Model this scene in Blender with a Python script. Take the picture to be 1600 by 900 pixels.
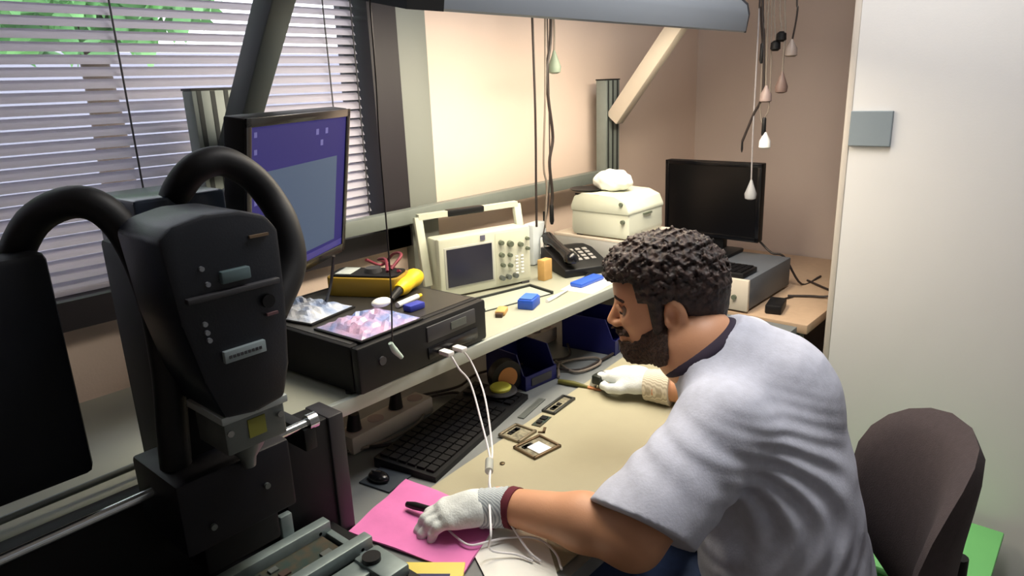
import bpy, bmesh, math, random
import numpy as np
from mathutils import Vector, Matrix, Euler
for o in list(bpy.data.objects): bpy.data.objects.remove(o)
random.seed(4)
SC = bpy.context.scene
COL = SC.collection
PI = math.pi

# ------------------------------------------------------------------ camera
CAM = Vector((0.0, 0.0, 1.47))
V1 = Vector((990, 355, 1093)).normalized()           # the bench direction seen from the camera (right, up, forward)
V3 = Vector((-144, 3767, -1093)).normalized()        # plumb line seen from the camera
V1 = (V1 - V3 * V1.dot(V3)).normalized()
V2 = V1.cross(V3)
if V2.z < 0: V2 = -V2
cam_d = bpy.data.cameras.new('camera')
cam_o = bpy.data.objects.new('camera', cam_d); COL.objects.link(cam_o)
right = Vector((V1.x, V2.x, V3.x)); up = Vector((V1.y, V2.y, V3.y)); fwd = Vector((V1.z, V2.z, V3.z))
M = Matrix((right, up, -fwd)).transposed().to_4x4(); M.translation = CAM
cam_o.matrix_world = M
cam_d.sensor_width = 36; cam_d.lens = 36 * 1093 / 1600
cam_d.clip_start = 0.02
SC.camera = cam_o

# ------------------------------------------------------------------ view, world, large lights
SC.view_settings.view_transform = 'Standard'
SC.view_settings.look = 'None'
SC.view_settings.gamma = 1
SC.view_settings.use_curve_mapping = False
SC.view_settings.exposure = 0.0
world = bpy.data.worlds.new('overcast_sky'); SC.world = world; world.use_nodes = True
bg = world.node_tree.nodes['Background']
bg.inputs[0].default_value = (0.88, 0.91, 1.0, 1); bg.inputs[1].default_value = 3.9

def area(name, loc, target, size, power, col, parent=None):
    l = bpy.data.lights.new(name, 'AREA'); l.shape = 'RECTANGLE'; l.size, l.size_y = size
    l.energy = power; l.color = col
    o = bpy.data.objects.new(name, l); COL.objects.link(o); o.location = loc
    o.rotation_euler = (Vector(target) - Vector(loc)).to_track_quat('-Z', 'Y').to_euler()
    if parent: o.parent = parent
    return o
CEIL = 2.5
area('ceiling_lamp_light', (1.35, 0.42, CEIL - 0.075), (1.35, 0.42, 0), (0.9, 0.35), 21, (1.0, 0.96, 0.93))
area('rear_fill_light', (0.5, -1.3, CEIL - 0.075), (0.5, -1.3, 0), (1.1, 0.4), 1.2, (0.72, 0.84, 1.0))  # added weak bluish fill light, out of view behind the camera

# ------------------------------------------------------------------ materials
def s2l(c):
    return tuple((x / 255 / 12.92) if x / 255 <= 0.04045 else ((x / 255 + 0.055) / 1.055) ** 2.4 for x in c)
MATS = {}
def mat(name, rgb, rough=0.6, metal=0.0, noise=0.0, nscale=40, bump=0.0, bscale=120, rgb2=None, emit=None, alpha=1, spec=0.5, trans=0):
    if name in MATS: return MATS[name]
    m = bpy.data.materials.new(name); m.use_nodes = True; nt = m.node_tree
    b = nt.nodes['Principled BSDF']; c = s2l(rgb)
    b.inputs['Base Color'].default_value = (*c, 1); b.inputs['Roughness'].default_value = rough
    b.inputs['Metallic'].default_value = metal; b.inputs['Specular IOR Level'].default_value = spec
    if trans: b.inputs['Transmission Weight'].default_value = trans
    if alpha < 1: b.inputs['Alpha'].default_value = alpha
    tc = nt.nodes.new('ShaderNodeTexCoord')
    if noise > 0 or rgb2:
        n = nt.nodes.new('ShaderNodeTexNoise'); n.inputs['Scale'].default_value = nscale; n.inputs['Detail'].default_value = 4
        nt.links.new(tc.outputs['Object'], n.inputs['Vector'])
        r = nt.nodes.new('ShaderNodeValToRGB')
        c2 = s2l(rgb2) if rgb2 else tuple(x * (1 - noise) for x in c)
        r.color_ramp.elements[0].position = 0.35; r.color_ramp.elements[1].position = 0.65
        r.color_ramp.elements[0].color = (*c2, 1); r.color_ramp.elements[1].color = (*c, 1)
        nt.links.new(n.outputs['Fac'], r.inputs['Fac']); nt.links.new(r.outputs['Color'], b.inputs['Base Color'])
    if bump > 0:
        n2 = nt.nodes.new('ShaderNodeTexNoise'); n2.inputs['Scale'].default_value = bscale; n2.inputs['Detail'].default_value = 3
        nt.links.new(tc.outputs['Object'], n2.inputs['Vector'])
        bp = nt.nodes.new('ShaderNodeBump'); bp.inputs['Strength'].default_value = bump; bp.inputs['Distance'].default_value = 0.004
        nt.links.new(n2.outputs['Fac'], bp.inputs['Height']); nt.links.new(bp.outputs['Normal'], b.inputs['Normal'])
    if emit:
        b.inputs['Emission Color'].default_value = (*s2l(emit[0]), 1); b.inputs['Emission Strength'].default_value = emit[1]
    MATS[name] = m
    return m
def stripes(m, axis, scale, rgb_a, rgb_b, strength=0.0):
    """wave bands along one object axis: knit, brushed metal, grooves"""
    nt = m.node_tree; b = nt.nodes['Principled BSDF']
    tc = nt.nodes.new('ShaderNodeTexCoord'); w = nt.nodes.new('ShaderNodeTexWave'); w.bands_direction = axis
    w.inputs['Scale'].default_value = scale
    nt.links.new(tc.outputs['Object'], w.inputs['Vector'])
    r = nt.nodes.new('ShaderNodeValToRGB')
    r.color_ramp.elements[0].color = (*s2l(rgb_a), 1); r.color_ramp.elements[1].color = (*s2l(rgb_b), 1)
    nt.links.new(w.outputs['Fac'], r.inputs['Fac']); nt.links.new(r.outputs['Color'], b.inputs['Base Color'])
    return m

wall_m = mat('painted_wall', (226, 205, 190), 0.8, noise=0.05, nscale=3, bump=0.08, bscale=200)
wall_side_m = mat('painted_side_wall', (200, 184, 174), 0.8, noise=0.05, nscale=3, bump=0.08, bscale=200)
white_wall = mat('white_partition_paint', (228, 228, 228), 0.6, noise=0.04, nscale=2, bump=0.05, bscale=200)
ceil_m = mat('ceiling_paint', (225, 222, 215), 0.9)
floor_m = mat('floor_vinyl', (120, 116, 110), 0.5, noise=0.2, nscale=12)
black_frame = mat('black_window_frame', (33, 28, 34), 0.5)
grey_metal = mat('grey_painted_metal', (128, 132, 126), 0.5)
alu = mat('aluminium_profile', (128, 136, 132), 0.5, metal=0.2, noise=0.06, nscale=30)
alu_dark = mat('aluminium_groove', (52, 56, 56), 0.6, metal=0.3)
blk = mat('black_plastic', (15, 16, 19), 0.5, spec=0.35, noise=0.1, nscale=60)
blk_gloss = mat('glossy_black', (14, 15, 20), 0.22)
blk_matte = mat('matte_black', (14, 14, 17), 0.6, spec=0.3)
navy_blk = mat('blue_black_housing', (11, 17, 28), 0.42, bump=0.06, bscale=400)
dkgrey = mat('dark_grey_plastic', (58, 58, 62), 0.5)
rubber = mat('black_rubber_hose', (13, 14, 18), 0.55, spec=0.35)
chrome = mat('polished_steel', (205, 208, 210), 0.22, metal=1.0)
steel = mat('brushed_steel', (120, 126, 124), 0.45, metal=0.7, noise=0.15, nscale=25)
greyblue = mat('grey_green_machined', (128, 142, 142), 0.45, metal=0.35, noise=0.15, nscale=40)
cream = mat('cream_instrument_plastic', (204, 208, 192), 0.5, noise=0.03, nscale=40)
cream2 = mat('pale_printer_plastic', (214, 217, 200), 0.45)
knobgrey = mat('knob_grey', (96, 104, 88), 0.5)
ltgrey = mat('light_grey_panel', (184, 186, 180), 0.5)
white_pl = mat('white_plastic', (238, 238, 236), 0.4)
screen_dark = mat('dark_lcd', (38, 38, 52), 0.25)
desk_m = mat('grey_laminate', (120, 124, 124), 0.5, noise=0.08, nscale=8, bump=0.03, bscale=300)
mat_m = mat('beige_green_bench_mat', (168, 162, 136), 0.55, noise=0.10, nscale=5, bump=0.05, bscale=500)
shelf_m = mat('pale_shelf_laminate', (160, 162, 146), 0.45, noise=0.05, nscale=10)
edge_m = mat('shelf_edge_strip', (170, 176, 168), 0.4, metal=0.2)
blue_bin = mat('deep_blue_plastic', (22, 26, 96), 0.4)
blue_lt = mat('bright_blue_plastic', (36, 84, 190), 0.45)
pink = mat('pink_antistatic_cloth', (226, 122, 186), 0.7, noise=0.12, nscale=14, bump=0.12, bscale=60)
yellow = mat('yellow_plastic', (238, 200, 30), 0.45)
yellow_dk = mat('mustard_rubber', (150, 120, 24), 0.55)
maroon = mat('maroon_cable', (120, 34, 56), 0.5)
tan = mat('tan_wood', (206, 164, 100), 0.7, noise=0.15, nscale=30)
paper = mat('white_paper', (238, 238, 230), 0.8)
cable_w = mat('white_cable', (232, 230, 234), 0.45)
cable_b = mat('dark_cable', (44, 36, 34), 0.5)
cable_g = mat('grey_cable', (128, 118, 108), 0.5)
skin = mat('skin', (212, 156, 120), 0.5, noise=0.08, nscale=18, bump=0.05, bscale=300)
hair_m = mat('curly_dark_hair', (66, 48, 42), 0.6, rgb2=(26, 19, 20), nscale=90, bump=0.5, bscale=160)
beard_m = mat('dark_beard', (76, 52, 42), 0.85, rgb2=(38, 27, 25), nscale=220, bump=0.8, bscale=260)
shirt_m = mat('heather_grey_cotton', (204, 208, 224), 0.85, noise=0.10, nscale=60, bump=0.12, bscale=260)
trim_m = mat('navy_neck_trim', (44, 34, 54), 0.85)
jean_m = mat('blue_denim', (56, 76, 118), 0.85, noise=0.2, nscale=60)
glove_m = mat('white_knit_glove', (222, 228, 226), 0.85, noise=0.08, nscale=40, bump=0.25, bscale=300)
cuff_m = stripes(mat('ribbed_knit_cuff', (170, 178, 180), 0.9), 'X', 90, (140, 150, 158), (204, 212, 214))
cuff2_m = stripes(mat('beige_knit_cuff', (200, 190, 168), 0.9), 'X', 90, (180, 170, 148), (222, 214, 194))
fabric_m = mat('taupe_chair_fabric', (74, 64, 66), 0.9, noise=0.12, nscale=80, bump=0.2, bscale=400)
green_m = mat('green_plastic', (50, 150, 60), 0.5)
leaf_m = mat('hedge_leaf', (140, 200, 125), 0.7, rgb2=(84, 146, 80), nscale=3)
ground_m = mat('pale_outdoor_paving', (160, 160, 172), 0.9, noise=0.1, nscale=1)
slat_m = mat('blind_slat', (214, 212, 220), 0.5)
_nt = slat_m.node_tree; _o = [n for n in _nt.nodes if n.type == 'OUTPUT_MATERIAL'][0]; _b = _nt.nodes['Principled BSDF']
_t = _nt.nodes.new('ShaderNodeBsdfTranslucent'); _t.inputs[0].default_value = (0.88, 0.85, 0.90, 1); _m = _nt.nodes.new('ShaderNodeMixShader'); _m.inputs[0].default_value = 0.5
_nt.links.new(_b.outputs[0], _m.inputs[1]); _nt.links.new(_t.outputs[0], _m.inputs[2]); _nt.links.new(_m.outputs[0], _o.inputs[0])
pcb = mat('circuit_board', (36, 56, 52), 0.5, rgb2=(70, 60, 44), nscale=60)
bag_m = mat('shiny_blue_white_bag', (150, 172, 214), 0.3, rgb2=(224, 228, 236), nscale=28, bump=0.6, bscale=45)
bag2_m = mat('shiny_blue_pink_bag', (120, 138, 188), 0.3, rgb2=(196, 160, 190), nscale=24, bump=0.6, bscale=45)
glass = mat('window_glass', (240, 245, 250), 0.02)
_nt = glass.node_tree; _o = [n for n in _nt.nodes if n.type == 'OUTPUT_MATERIAL'][0]
_t = _nt.nodes.new('ShaderNodeBsdfTransparent'); _g = _nt.nodes.new('ShaderNodeBsdfGlossy'); _g.inputs['Roughness'].default_value = 0.02
_f = _nt.nodes.new('ShaderNodeFresnel'); _m = _nt.nodes.new('ShaderNodeMixShader')
_nt.links.new(_f.outputs[0], _m.inputs[0]); _nt.links.new(_t.outputs[0], _m.inputs[1]); _nt.links.new(_g.outputs[0], _m.inputs[2]); _nt.links.new(_m.outputs[0], _o.inputs[0])
lamp_m = mat('lamp_housing', (138, 146, 156), 0.35, metal=0.25)
emit_m = mat('lamp_diffuser', (255, 250, 240), 0.5, emit=((255, 240, 214), 25.0))

# ------------------------------------------------------------------ mesh building
def frame_rot(rx=0, ry=0, rz=0): return Euler((rx, ry, rz)).to_matrix().to_4x4()
class MB:
    def __init__(s): s.v = []; s.f = []
    def add_bm(s, bm, mx=None):
        if mx is not None: bm.transform(mx)
        n = len(s.v); bm.verts.index_update()
        s.v += [v.co.copy() for v in bm.verts]; s.f += [[n + v.index for v in f.verts] for f in bm.faces]; bm.free()
    def raw(s, vs, fs, mx=None):
        n = len(s.v); s.v += [(mx @ Vector(v)) if mx is not None else Vector(v) for v in vs]; s.f += [[n + i for i in f] for f in fs]; return s
    def box(s, x0, x1, y0, y1, z0, z1, bev=0.0, mx=None, seg=2):
        bm = bmesh.new(); bmesh.ops.create_cube(bm, size=1)
        bmesh.ops.scale(bm, vec=(x1 - x0, y1 - y0, z1 - z0), verts=bm.verts)
        bmesh.ops.translate(bm, vec=((x0 + x1) / 2, (y0 + y1) / 2, (z0 + z1) / 2), verts=bm.verts)
        if bev > 0: bmesh.ops.bevel(bm, geom=bm.edges[:], offset=bev, segments=seg, affect='EDGES', profile=0.5)
        s.add_bm(bm, mx); return s
    def beam(s, a, b, w, h, upv=(0, 0, 1), bev=0.0):
        a = Vector(a); b = Vector(b); d = b - a; L = d.length; x = d.normalized()
        y = Vector(upv).cross(x)
        if y.length < 1e-4: y = Vector((1, 0, 0)).cross(x)
        y.normalize(); z = x.cross(y)
        mx = Matrix((x, y, z)).transposed().to_4x4(); mx.translation = a
        return s.box(0, L, -w / 2, w / 2, -h / 2, h / 2, bev, mx)
    def cyl(s, a, b, r0, r1=None, seg=24, caps=True):
        r1 = r0 if r1 is None else r1
        return s.tube([a, b], [r0, r1], seg, smooth=False, caps=caps)
    def tube(s, pts, r, seg=10, smooth=True, caps=True, sub=6):
        pts = [Vector(p) for p in pts]; rs = r if isinstance(r, (list, tuple)) else [r] * len(pts)
        if smooth and len(pts) > 2:
            P = [pts[0] * 2 - pts[1]] + pts + [pts[-1] * 2 - pts[-2]]; out = []; ro = []
            for i in range(1, len(P) - 2):
                for k in range(sub):
                    t = k / sub; p0, p1, p2, p3 = P[i - 1:i + 3]
                    out.append(0.5 * ((2 * p1) + (p2 - p0) * t + (2 * p0 - 5 * p1 + 4 * p2 - p3) * t * t + (3 * p1 - p0 - 3 * p2 + p3) * t ** 3))
                    ro.append(rs[i - 1] * (1 - t) + rs[i] * t)
            out.append(pts[-1]); ro.append(rs[-1]); pts, rs = out, ro
        n0 = len(s.v); t0 = (pts[1] - pts[0]).normalized()
        nrm = t0.orthogonal().normalized()
        for i, p in enumerate(pts):
            t = (pts[min(i + 1, len(pts) - 1)] - pts[max(i - 1, 0)]).normalized()
            nrm = (nrm - t * nrm.dot(t)).normalized(); bn = t.cross(nrm)
            for k in range(seg):
                a = 2 * PI * k / seg; s.v.append(p + (nrm * math.cos(a) + bn * math.sin(a)) * rs[i])
        for i in range(len(pts) - 1):
            for k in range(seg):
                a = n0 + i * seg + k; b = n0 + i * seg + (k + 1) % seg
                s.f.append([a, b, b + seg, a + seg])
        if caps:
            s.f.append([n0 + k for k in range(seg)][::-1]); e = n0 + (len(pts) - 1) * seg; s.f.append([e + k for k in range(seg)])
        return s
    def prism(s, outline, d0, d1, mx=None, bev=0.0):
        """outline in (x, z), extruded along y from d0 to d1"""
        bm = bmesh.new(); vs = [bm.verts.new((x, d0, z)) for x, z in outline]; f = bm.faces.new(vs)
        r = bmesh.ops.extrude_face_region(bm, geom=[f]); ev = [g for g in r['geom'] if isinstance(g, bmesh.types.BMVert)]
        bmesh.ops.translate(bm, vec=(0, d1 - d0, 0), verts=ev); bmesh.ops.recalc_face_normals(bm, faces=bm.faces)
        if bev > 0: bmesh.ops.bevel(bm, geom=bm.edges[:], offset=bev, segments=2, affect='EDGES', profile=0.5)
        s.add_bm(bm, mx); return s
    def ball(s, c, r, u=20, v=14, mx=None):
        bm = bmesh.new(); bmesh.ops.create_uvsphere(bm, u_segments=u, v_segments=v, radius=1)
        r = (r, r, r) if not isinstance(r, (tuple, list)) else r
        m = Matrix.Translation(c) @ (mx if mx is not None else Matrix.Identity(4)) @ Matrix.Diagonal((*r, 1))
        s.add_bm(bm, m); return s
    def lathe(s, prof, c=(0, 0, 0), seg=32, mx=None):
        n0 = len(s.v); m = Matrix.Translation(c) @ (mx if mx is not None else Matrix.Identity(4))
        for r, z in prof:
            for k in range(seg):
                a = 2 * PI * k / seg; s.v.append(m @ Vector((r * math.cos(a), r * math.sin(a), z)))
        for i in range(len(prof) - 1):
            for k in range(seg):
                a = n0 + i * seg + k; b = n0 + i * seg + (k + 1) % seg; s.f.append([a, b, b + seg, a + seg])
        s.f.append([n0 + k for k in range(seg)][::-1]); e = n0 + (len(prof) - 1) * seg; s.f.append([e + k for k in range(seg)])
        return s
    def build(s, name, m, parent=None, world=False, smooth=None, origin=None):
        vs = s.v
        if world and parent is not None:
            inv = wmat(parent).inverted(); vs = [inv @ v for v in vs]
        if origin is not None: vs = [v - Vector(origin) for v in vs]
        me = bpy.data.meshes.new(name); me.from_pydata([tuple(v) for v in vs], [], s.f); me.update()
        if smooth is None: smooth = len(s.f) > 14
        if smooth:
            me.polygons.foreach_set('use_smooth', [True] * len(me.polygons))
            try: me.set_sharp_from_angle(angle=math.radians(38))
            except Exception: pass
        for mm in (m if isinstance(m, (list, tuple)) else [m]): me.materials.append(mm)
        o = bpy.data.objects.new(name, me); COL.objects.link(o)
        if parent: o.parent = parent
        if origin is not None: o.location = origin
        return o
def wmat(o):
    m = Matrix.Translation(o.location) @ o.rotation_euler.to_matrix().to_4x4()
    return (wmat(o.parent) @ m) if o.parent else m
def tag(o, label=None, cat=None, group=None, kind=None):
    if label: o['label'] = label
    if cat: o['category'] = cat
    if group: o['group'] = group
    if kind: o['kind'] = kind
    return o
def thing(name, label, cat, loc=(0, 0, 0), rz=0, group=None, rx=0, ry=0):
    o = bpy.data.objects.new(name, None); COL.objects.link(o); o.location = loc; o.rotation_euler = (rx, ry, rz)
    o.empty_display_size = 0.05
    return tag(o, label, cat, group)
def struct(name, mb, m, parent=None):
    o = mb.build(name, m, parent); 
    if not parent: o['kind'] = 'structure'
    return o
def copy_tree(o, parent=None):
    c = o.copy(); COL.objects.link(c); c.parent = parent
    for ch in list(o.children): copy_tree(ch, c)
    return c

# ------------------------------------------------------------------ organic surfaces: smooth-blended volumes -> one mesh
def nrm(v): v = np.array(v, float); return v / np.linalg.norm(v)
def ell(c, r, R=None, k=0.02, op='u'): return ('e', np.array(c, np.float32), np.array(r, np.float32), None if R is None else np.array(R, np.float32), k, op)
def cap(a, b, ra, rb=None, k=0.02, op='u'): return ('c', np.array(a, np.float32), np.array(b, np.float32), ra, ra if rb is None else rb, k, op)
def hs(p, n, k=0.004, op='s'): return ('h', np.array(p, np.float32), nrm(n).astype(np.float32), 0, 0, k, op)   # removes the side the normal points to
def prim_d(p, X):
    t = p[0]
    if t == 'e':
        q = X - p[1]
        if p[3] is not None: q = q @ p[3].T
        k0 = np.linalg.norm(q / p[2], axis=-1); k1 = np.linalg.norm(q / (p[2] ** 2), axis=-1)
        return k0 * (k0 - 1) / np.maximum(k1, 1e-6)
    if t == 'c':
        a, b = p[1], p[2]; ab = b - a; h = np.clip(((X - a) @ ab) / (ab @ ab), 0, 1)
        return np.linalg.norm(X - a - h[..., None] * ab, axis=-1) - (p[3] + (p[4] - p[3]) * h)
    if t == 'h': return -((X - p[1]) @ p[2])
def sdf(prims, X):
    d = None
    for p in prims:
        e = prim_d(p, X); k = p[5] if p[0] in 'ch' else p[4]; op = p[6] if p[0] in 'ch' else p[5]
        if d is None: d = e; continue
        if op == 'u':
            h = np.maximum(k - np.abs(d - e), 0) / k; d = np.minimum(d, e) - h * h * k / 4
        else:   # subtract e (for 'h' the removed side has e negative)
            e = -e; h = np.maximum(k - np.abs(d - e), 0) / k; d = np.maximum(d, e) + h * h * k / 4
    return d
def surface(field, lo, hi, s, B=16):
    lo = np.array(lo, float); n = [int(math.ceil((h - l) / s / B)) * B for l, h in zip(lo, hi)]
    F = np.full((n[0] + 1, n[1] + 1, n[2] + 1), 1.0, np.float32)
    for i in range(0, n[0], B):
        for j in range(0, n[1], B):
            for k in range(0, n[2], B):
                c = lo + (np.array([i, j, k]) + B / 2) * s
                d = float(field(c[None, :].astype(np.float32))[0])
                if abs(d) > B * s * 0.9 + 0.035: F[i:i + B + 1, j:j + B + 1, k:k + B + 1] = np.where(F[i:i + B + 1, j:j + B + 1, k:k + B + 1] == 1.0, d, F[i:i + B + 1, j:j + B + 1, k:k + B + 1]); continue
                g = np.stack(np.meshgrid(np.arange(i, i + B + 1), np.arange(j, j + B + 1), np.arange(k, k + B + 1), indexing='ij'), -1)
                X = (lo + g * s).astype(np.float32).reshape(-1, 3)
                F[i:i + B + 1, j:j + B + 1, k:k + B + 1] = field(X).reshape(B + 1, B + 1, B + 1)
    I = F < 0
    N = [x for x in n]
    cnt = np.zeros(N, np.float32); acc = np.zeros(N + [3], np.float32)
    corners = [(a, b, c) for a in (0, 1) for b in (0, 1) for c in (0, 1)]
    def S(A, c): return A[c[0]:c[0] + N[0], c[1]:c[1] + N[1], c[2]:c[2] + N[2]]
    for a in corners:
        for ax in range(3):
            if a[ax]: continue
            b = list(a); b[ax] = 1; fa, fb = S(F, a), S(F, b); m = (fa < 0) != (fb < 0)
            t = np.where(m, fa / np.where(m, fa - fb, 1), 0)
            cnt += m
            for q in range(3):
                acc[..., q] += m * (a[q] + (t if q == ax else 0))
    act = cnt > 0; idx = np.full(N, -1, np.int64); ids = np.argwhere(act); idx[act] = np.arange(len(ids))
    V = lo + (ids + acc[act] / cnt[act][:, None]) * s
    faces = []
    for ax in range(3):
        u, w = [(1, 2), (2, 0), (0, 1)][ax]
        sl = [slice(1, N[0]), slice(1, N[1]), slice(1, N[2])]; sl[ax] = slice(0, N[ax])
        a = I[tuple(sl)]; sl2 = list(sl); sl2[ax] = slice(1, N[ax] + 1); b = I[tuple(sl2)]
        e = np.argwhere(a != b); off = np.array([1, 1, 1]); off[ax] = 0; e2 = e + off
        ia = a[tuple(e.T)]
        def gi(du, dw):
            z = e2.copy(); z[:, u] -= du; z[:, w] -= dw; return idx[tuple(z.T)]
        q = np.stack([gi(0, 0), gi(1, 0), gi(1, 1), gi(0, 1)], 1)
        q = np.where(ia[:, None], q, q[:, ::-1]); faces.append(q)
    Q = np.concatenate(faces); Q = Q[(Q >= 0).all(1)]
    return V, Q
def organic(name, m, parent, field, lo, hi, s, smooth_it=1):
    V, Q = surface(field, lo, hi, s)
    inv = wmat(parent).inverted()
    me = bpy.data.meshes.new(name); me.from_pydata([tuple(inv @ Vector(v)) for v in V], [], Q.tolist()); me.update()
    me.polygons.foreach_set('use_smooth', [True] * len(me.polygons)); me.materials.append(m)
    o = bpy.data.objects.new(name, me); COL.objects.link(o); o.parent = parent
    if smooth_it:
        md = o.modifiers.new('soften', 'SMOOTH'); md.factor = 0.5; md.iterations = smooth_it
    return o
def wob(X, f, a, ph=0.0):
    x, y, z = X[:, 0] * f, X[:, 1] * f, X[:, 2] * f
    return a * (np.sin(x + 1.7 * np.sin(y * 0.9 + ph)) + np.sin(y * 1.1 + 1.9 * np.sin(z + ph)) + np.sin(z * 0.95 + 1.6 * np.sin(x * 1.2 + ph))) / 3

# ================================================================== THE SETTING
RW = 2.90   # right wall
struct('floor', MB().box(-1.6, 3.2, -2.4, 1.75, -0.05, 0.0), floor_m)
struct('ceiling', MB().box(-1.6, 3.2, -2.4, 1.75, CEIL, CEIL + 0.05), ceil_m)
WY = 1.45
wx0, wx1, wz0, wz1 = -1.25, 1.21, 1.085, 2.25
wb = MB()
wb.box(-1.6, wx0, WY, WY + 0.2, 0, CEIL); wb.box(wx1, 3.2, WY, WY + 0.2, 0, CEIL)
wb.box(wx0, wx1, WY, WY + 0.2, 0, wz0); wb.box(wx0, wx1, WY, WY + 0.2, wz1, CEIL)
struct('wall_window_side', wb, wall_m)
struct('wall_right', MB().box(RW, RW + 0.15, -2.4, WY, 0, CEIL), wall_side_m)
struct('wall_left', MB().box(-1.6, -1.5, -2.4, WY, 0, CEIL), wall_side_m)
struct('wall_rear', MB().box(-1.5, RW, -2.4, -2.3, 0, CEIL), white_wall)
pt = struct('wall_partition', MB().box(2.10, 2.24, -2.3, 0.586, 0, CEIL), white_wall)
struct('trim_1', MB().box(2.097, 2.243, 0.586, 0.604, 0, CEIL, 0.004), mat('partition_edge_trim', (206, 198, 188), 0.5))
struct('trim_2', MB().box(1.216, 1.314, WY - 0.03, WY + 0.001, 0.0, CEIL, 0.003), grey_metal)
win = struct('window_1', MB().box(wx1 - 0.082, wx1 + 0.006, WY - 0.03, WY + 0.1, wz0 - 0.02, wz1).box(wx0, wx0 + 0.07, WY - 0.005, WY + 0.1, wz0, wz1)
             .box(wx0, wx1, WY - 0.03, WY + 0.1, wz0 - 0.02, wz0 + 0.035).box(wx0, wx1, WY - 0.005, WY + 0.1, wz1 - 0.06, wz1)
             .box(-0.06, 0.0, WY + 0.05, WY + 0.1, wz0, wz1), black_frame)
win.name = 'window_1'
struct('window_glass', MB().box(wx0, wx1, WY + 0.07, WY + 0.076, wz0, wz1), glass, win)
# venetian blind in the window
vb = thing('venetian_blind', 'white horizontal slat blind hanging in the black framed window', 'blind', (0, WY + 0.02, 1.13))
sl = MB(); z = 1.135; x0, x1 = wx0 + 0.075, wx1 - 0.09
while z < 2.2:
    n = 5; pts = []
    for i in range(n):
        u = (i / (n - 1) - 0.5) * 0.025; c = 0.0022 * (1 - (2 * i / (n - 1) - 1) ** 2)
        a = math.radians(43); pts.append((u * math.cos(a) - c * math.sin(a), u * math.sin(a) + c * math.cos(a)))
    vs = []
    for X in (x0, x1):
        for t in (0.0, 0.0006):
            vs += [(X, WY + 0.022 + p[0], z + p[1] + t) for p in pts]
    fs = [[i, i + 1, 11 + i, 10 + i] for i in range(4)] + [[5 + i, 15 + i, 16 + i, 6 + i] for i in range(4)] + [[0, 10, 15, 5], [4, 9, 19, 14]]
    sl.raw(vs, fs); z += 0.0215
o = sl.build('slats', slat_m, vb, world=True, smooth=False)
MB().box(x0, x1, WY + 0.008, WY + 0.036, 1.122, 1.132, 0.002).build('bottom_rail', slat_m, vb, world=True)
MB().box(x0, x1, WY + 0.0, WY + 0.045, 2.19, 2.24).build('headrail', slat_m, vb, world=True)
for cx in (-0.9, -0.35, 0.13, 0.565, 1.03, 1.108):
    MB().cyl((cx, WY + 0.006, 2.2), (cx, WY + 0.006, 1.125), 0.0018, seg=6).build('ladder_cord', dkgrey, vb, world=True)
# outside
struct('ground_outdoor', MB().box(-14, 16, 2.2, 26, -0.4, -0.2), ground_m)
gw = MB().box(-12, 14, 9.0, 9.3, -0.3, 2.0)
tag(struct('trim_3', gw, ground_m))
def foliage(c, r, n, seed):
    rnd = random.Random(seed); mb = MB()
    for i in range(n):
        d = Vector((rnd.gauss(0, 1), rnd.gauss(0, 1), rnd.gauss(0, 1))).normalized() * (rnd.random() ** 0.4)
        p = Vector(c) + Vector((d.x * r[0], d.y * r[1], d.z * r[2])); s = 0.09 + rnd.random() * 0.08
        m = Matrix.Translation(p) @ Euler((rnd.random() * 6, rnd.random() * 6, rnd.random() * 6)).to_matrix().to_4x4()
        mb.raw([(-s, 0, 0), (0, -s * 0.5, 0.01), (s, 0, 0), (0, s * 0.5, 0.01)], [[0, 1, 2, 3]], m)
    return mb
for i, (c, r, lb) in enumerate((((1.75, 5.0, 2.55), (1.0, 0.9, 0.85), 'green leafy tree outside the left part of the window'),
                            ((-0.5, 5.6, 2.9), (1.3, 1.0, 1.0), 'green leafy tree outside, beyond the far left end of the blind'))):
    t = thing('tree', lb, 'tree', (c[0], c[1], -0.2))
    foliage(c, r, 1700, i).build('foliage', leaf_m, t, world=True, smooth=False)
    MB().tube([(c[0], c[1], -0.2), (c[0] + 0.05, c[1], 1.2), (c[0], c[1], c[2])], [0.12, 0.1, 0.05]).build('trunk', mat('bark', (80, 66, 54), 0.9), t, world=True)

# ceiling light above the man; second housing added for the rear fill light
t = thing('ceiling_light', 'flat rectangular ceiling light above the seated man', 'light', (1.35, 0.42, CEIL - 0.06))
MB().box(0.88, 1.82, 0.22, 0.62, CEIL - 0.06, CEIL, 0.01).build('housing', white_pl, t, world=True)
t = thing('ceiling_light', 'unseen flat housing added at the back of the room for the fill light', 'light', (0.5, -1.3, CEIL - 0.06))
MB().box(-0.07, 1.07, -1.52, -1.08, CEIL - 0.06, CEIL, 0.01).build('housing', white_pl, t, world=True)

# notice plate on the partition
tag(MB().box(2.088, 2.0995, 0.481, 0.586, 1.275, 1.368, 0.002).build('notice_plate', mat('grey_blue_card', (132, 144, 152), 0.6), None, smooth=False),
    'small blank grey-blue plate fixed to the white partition', 'sign')

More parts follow.
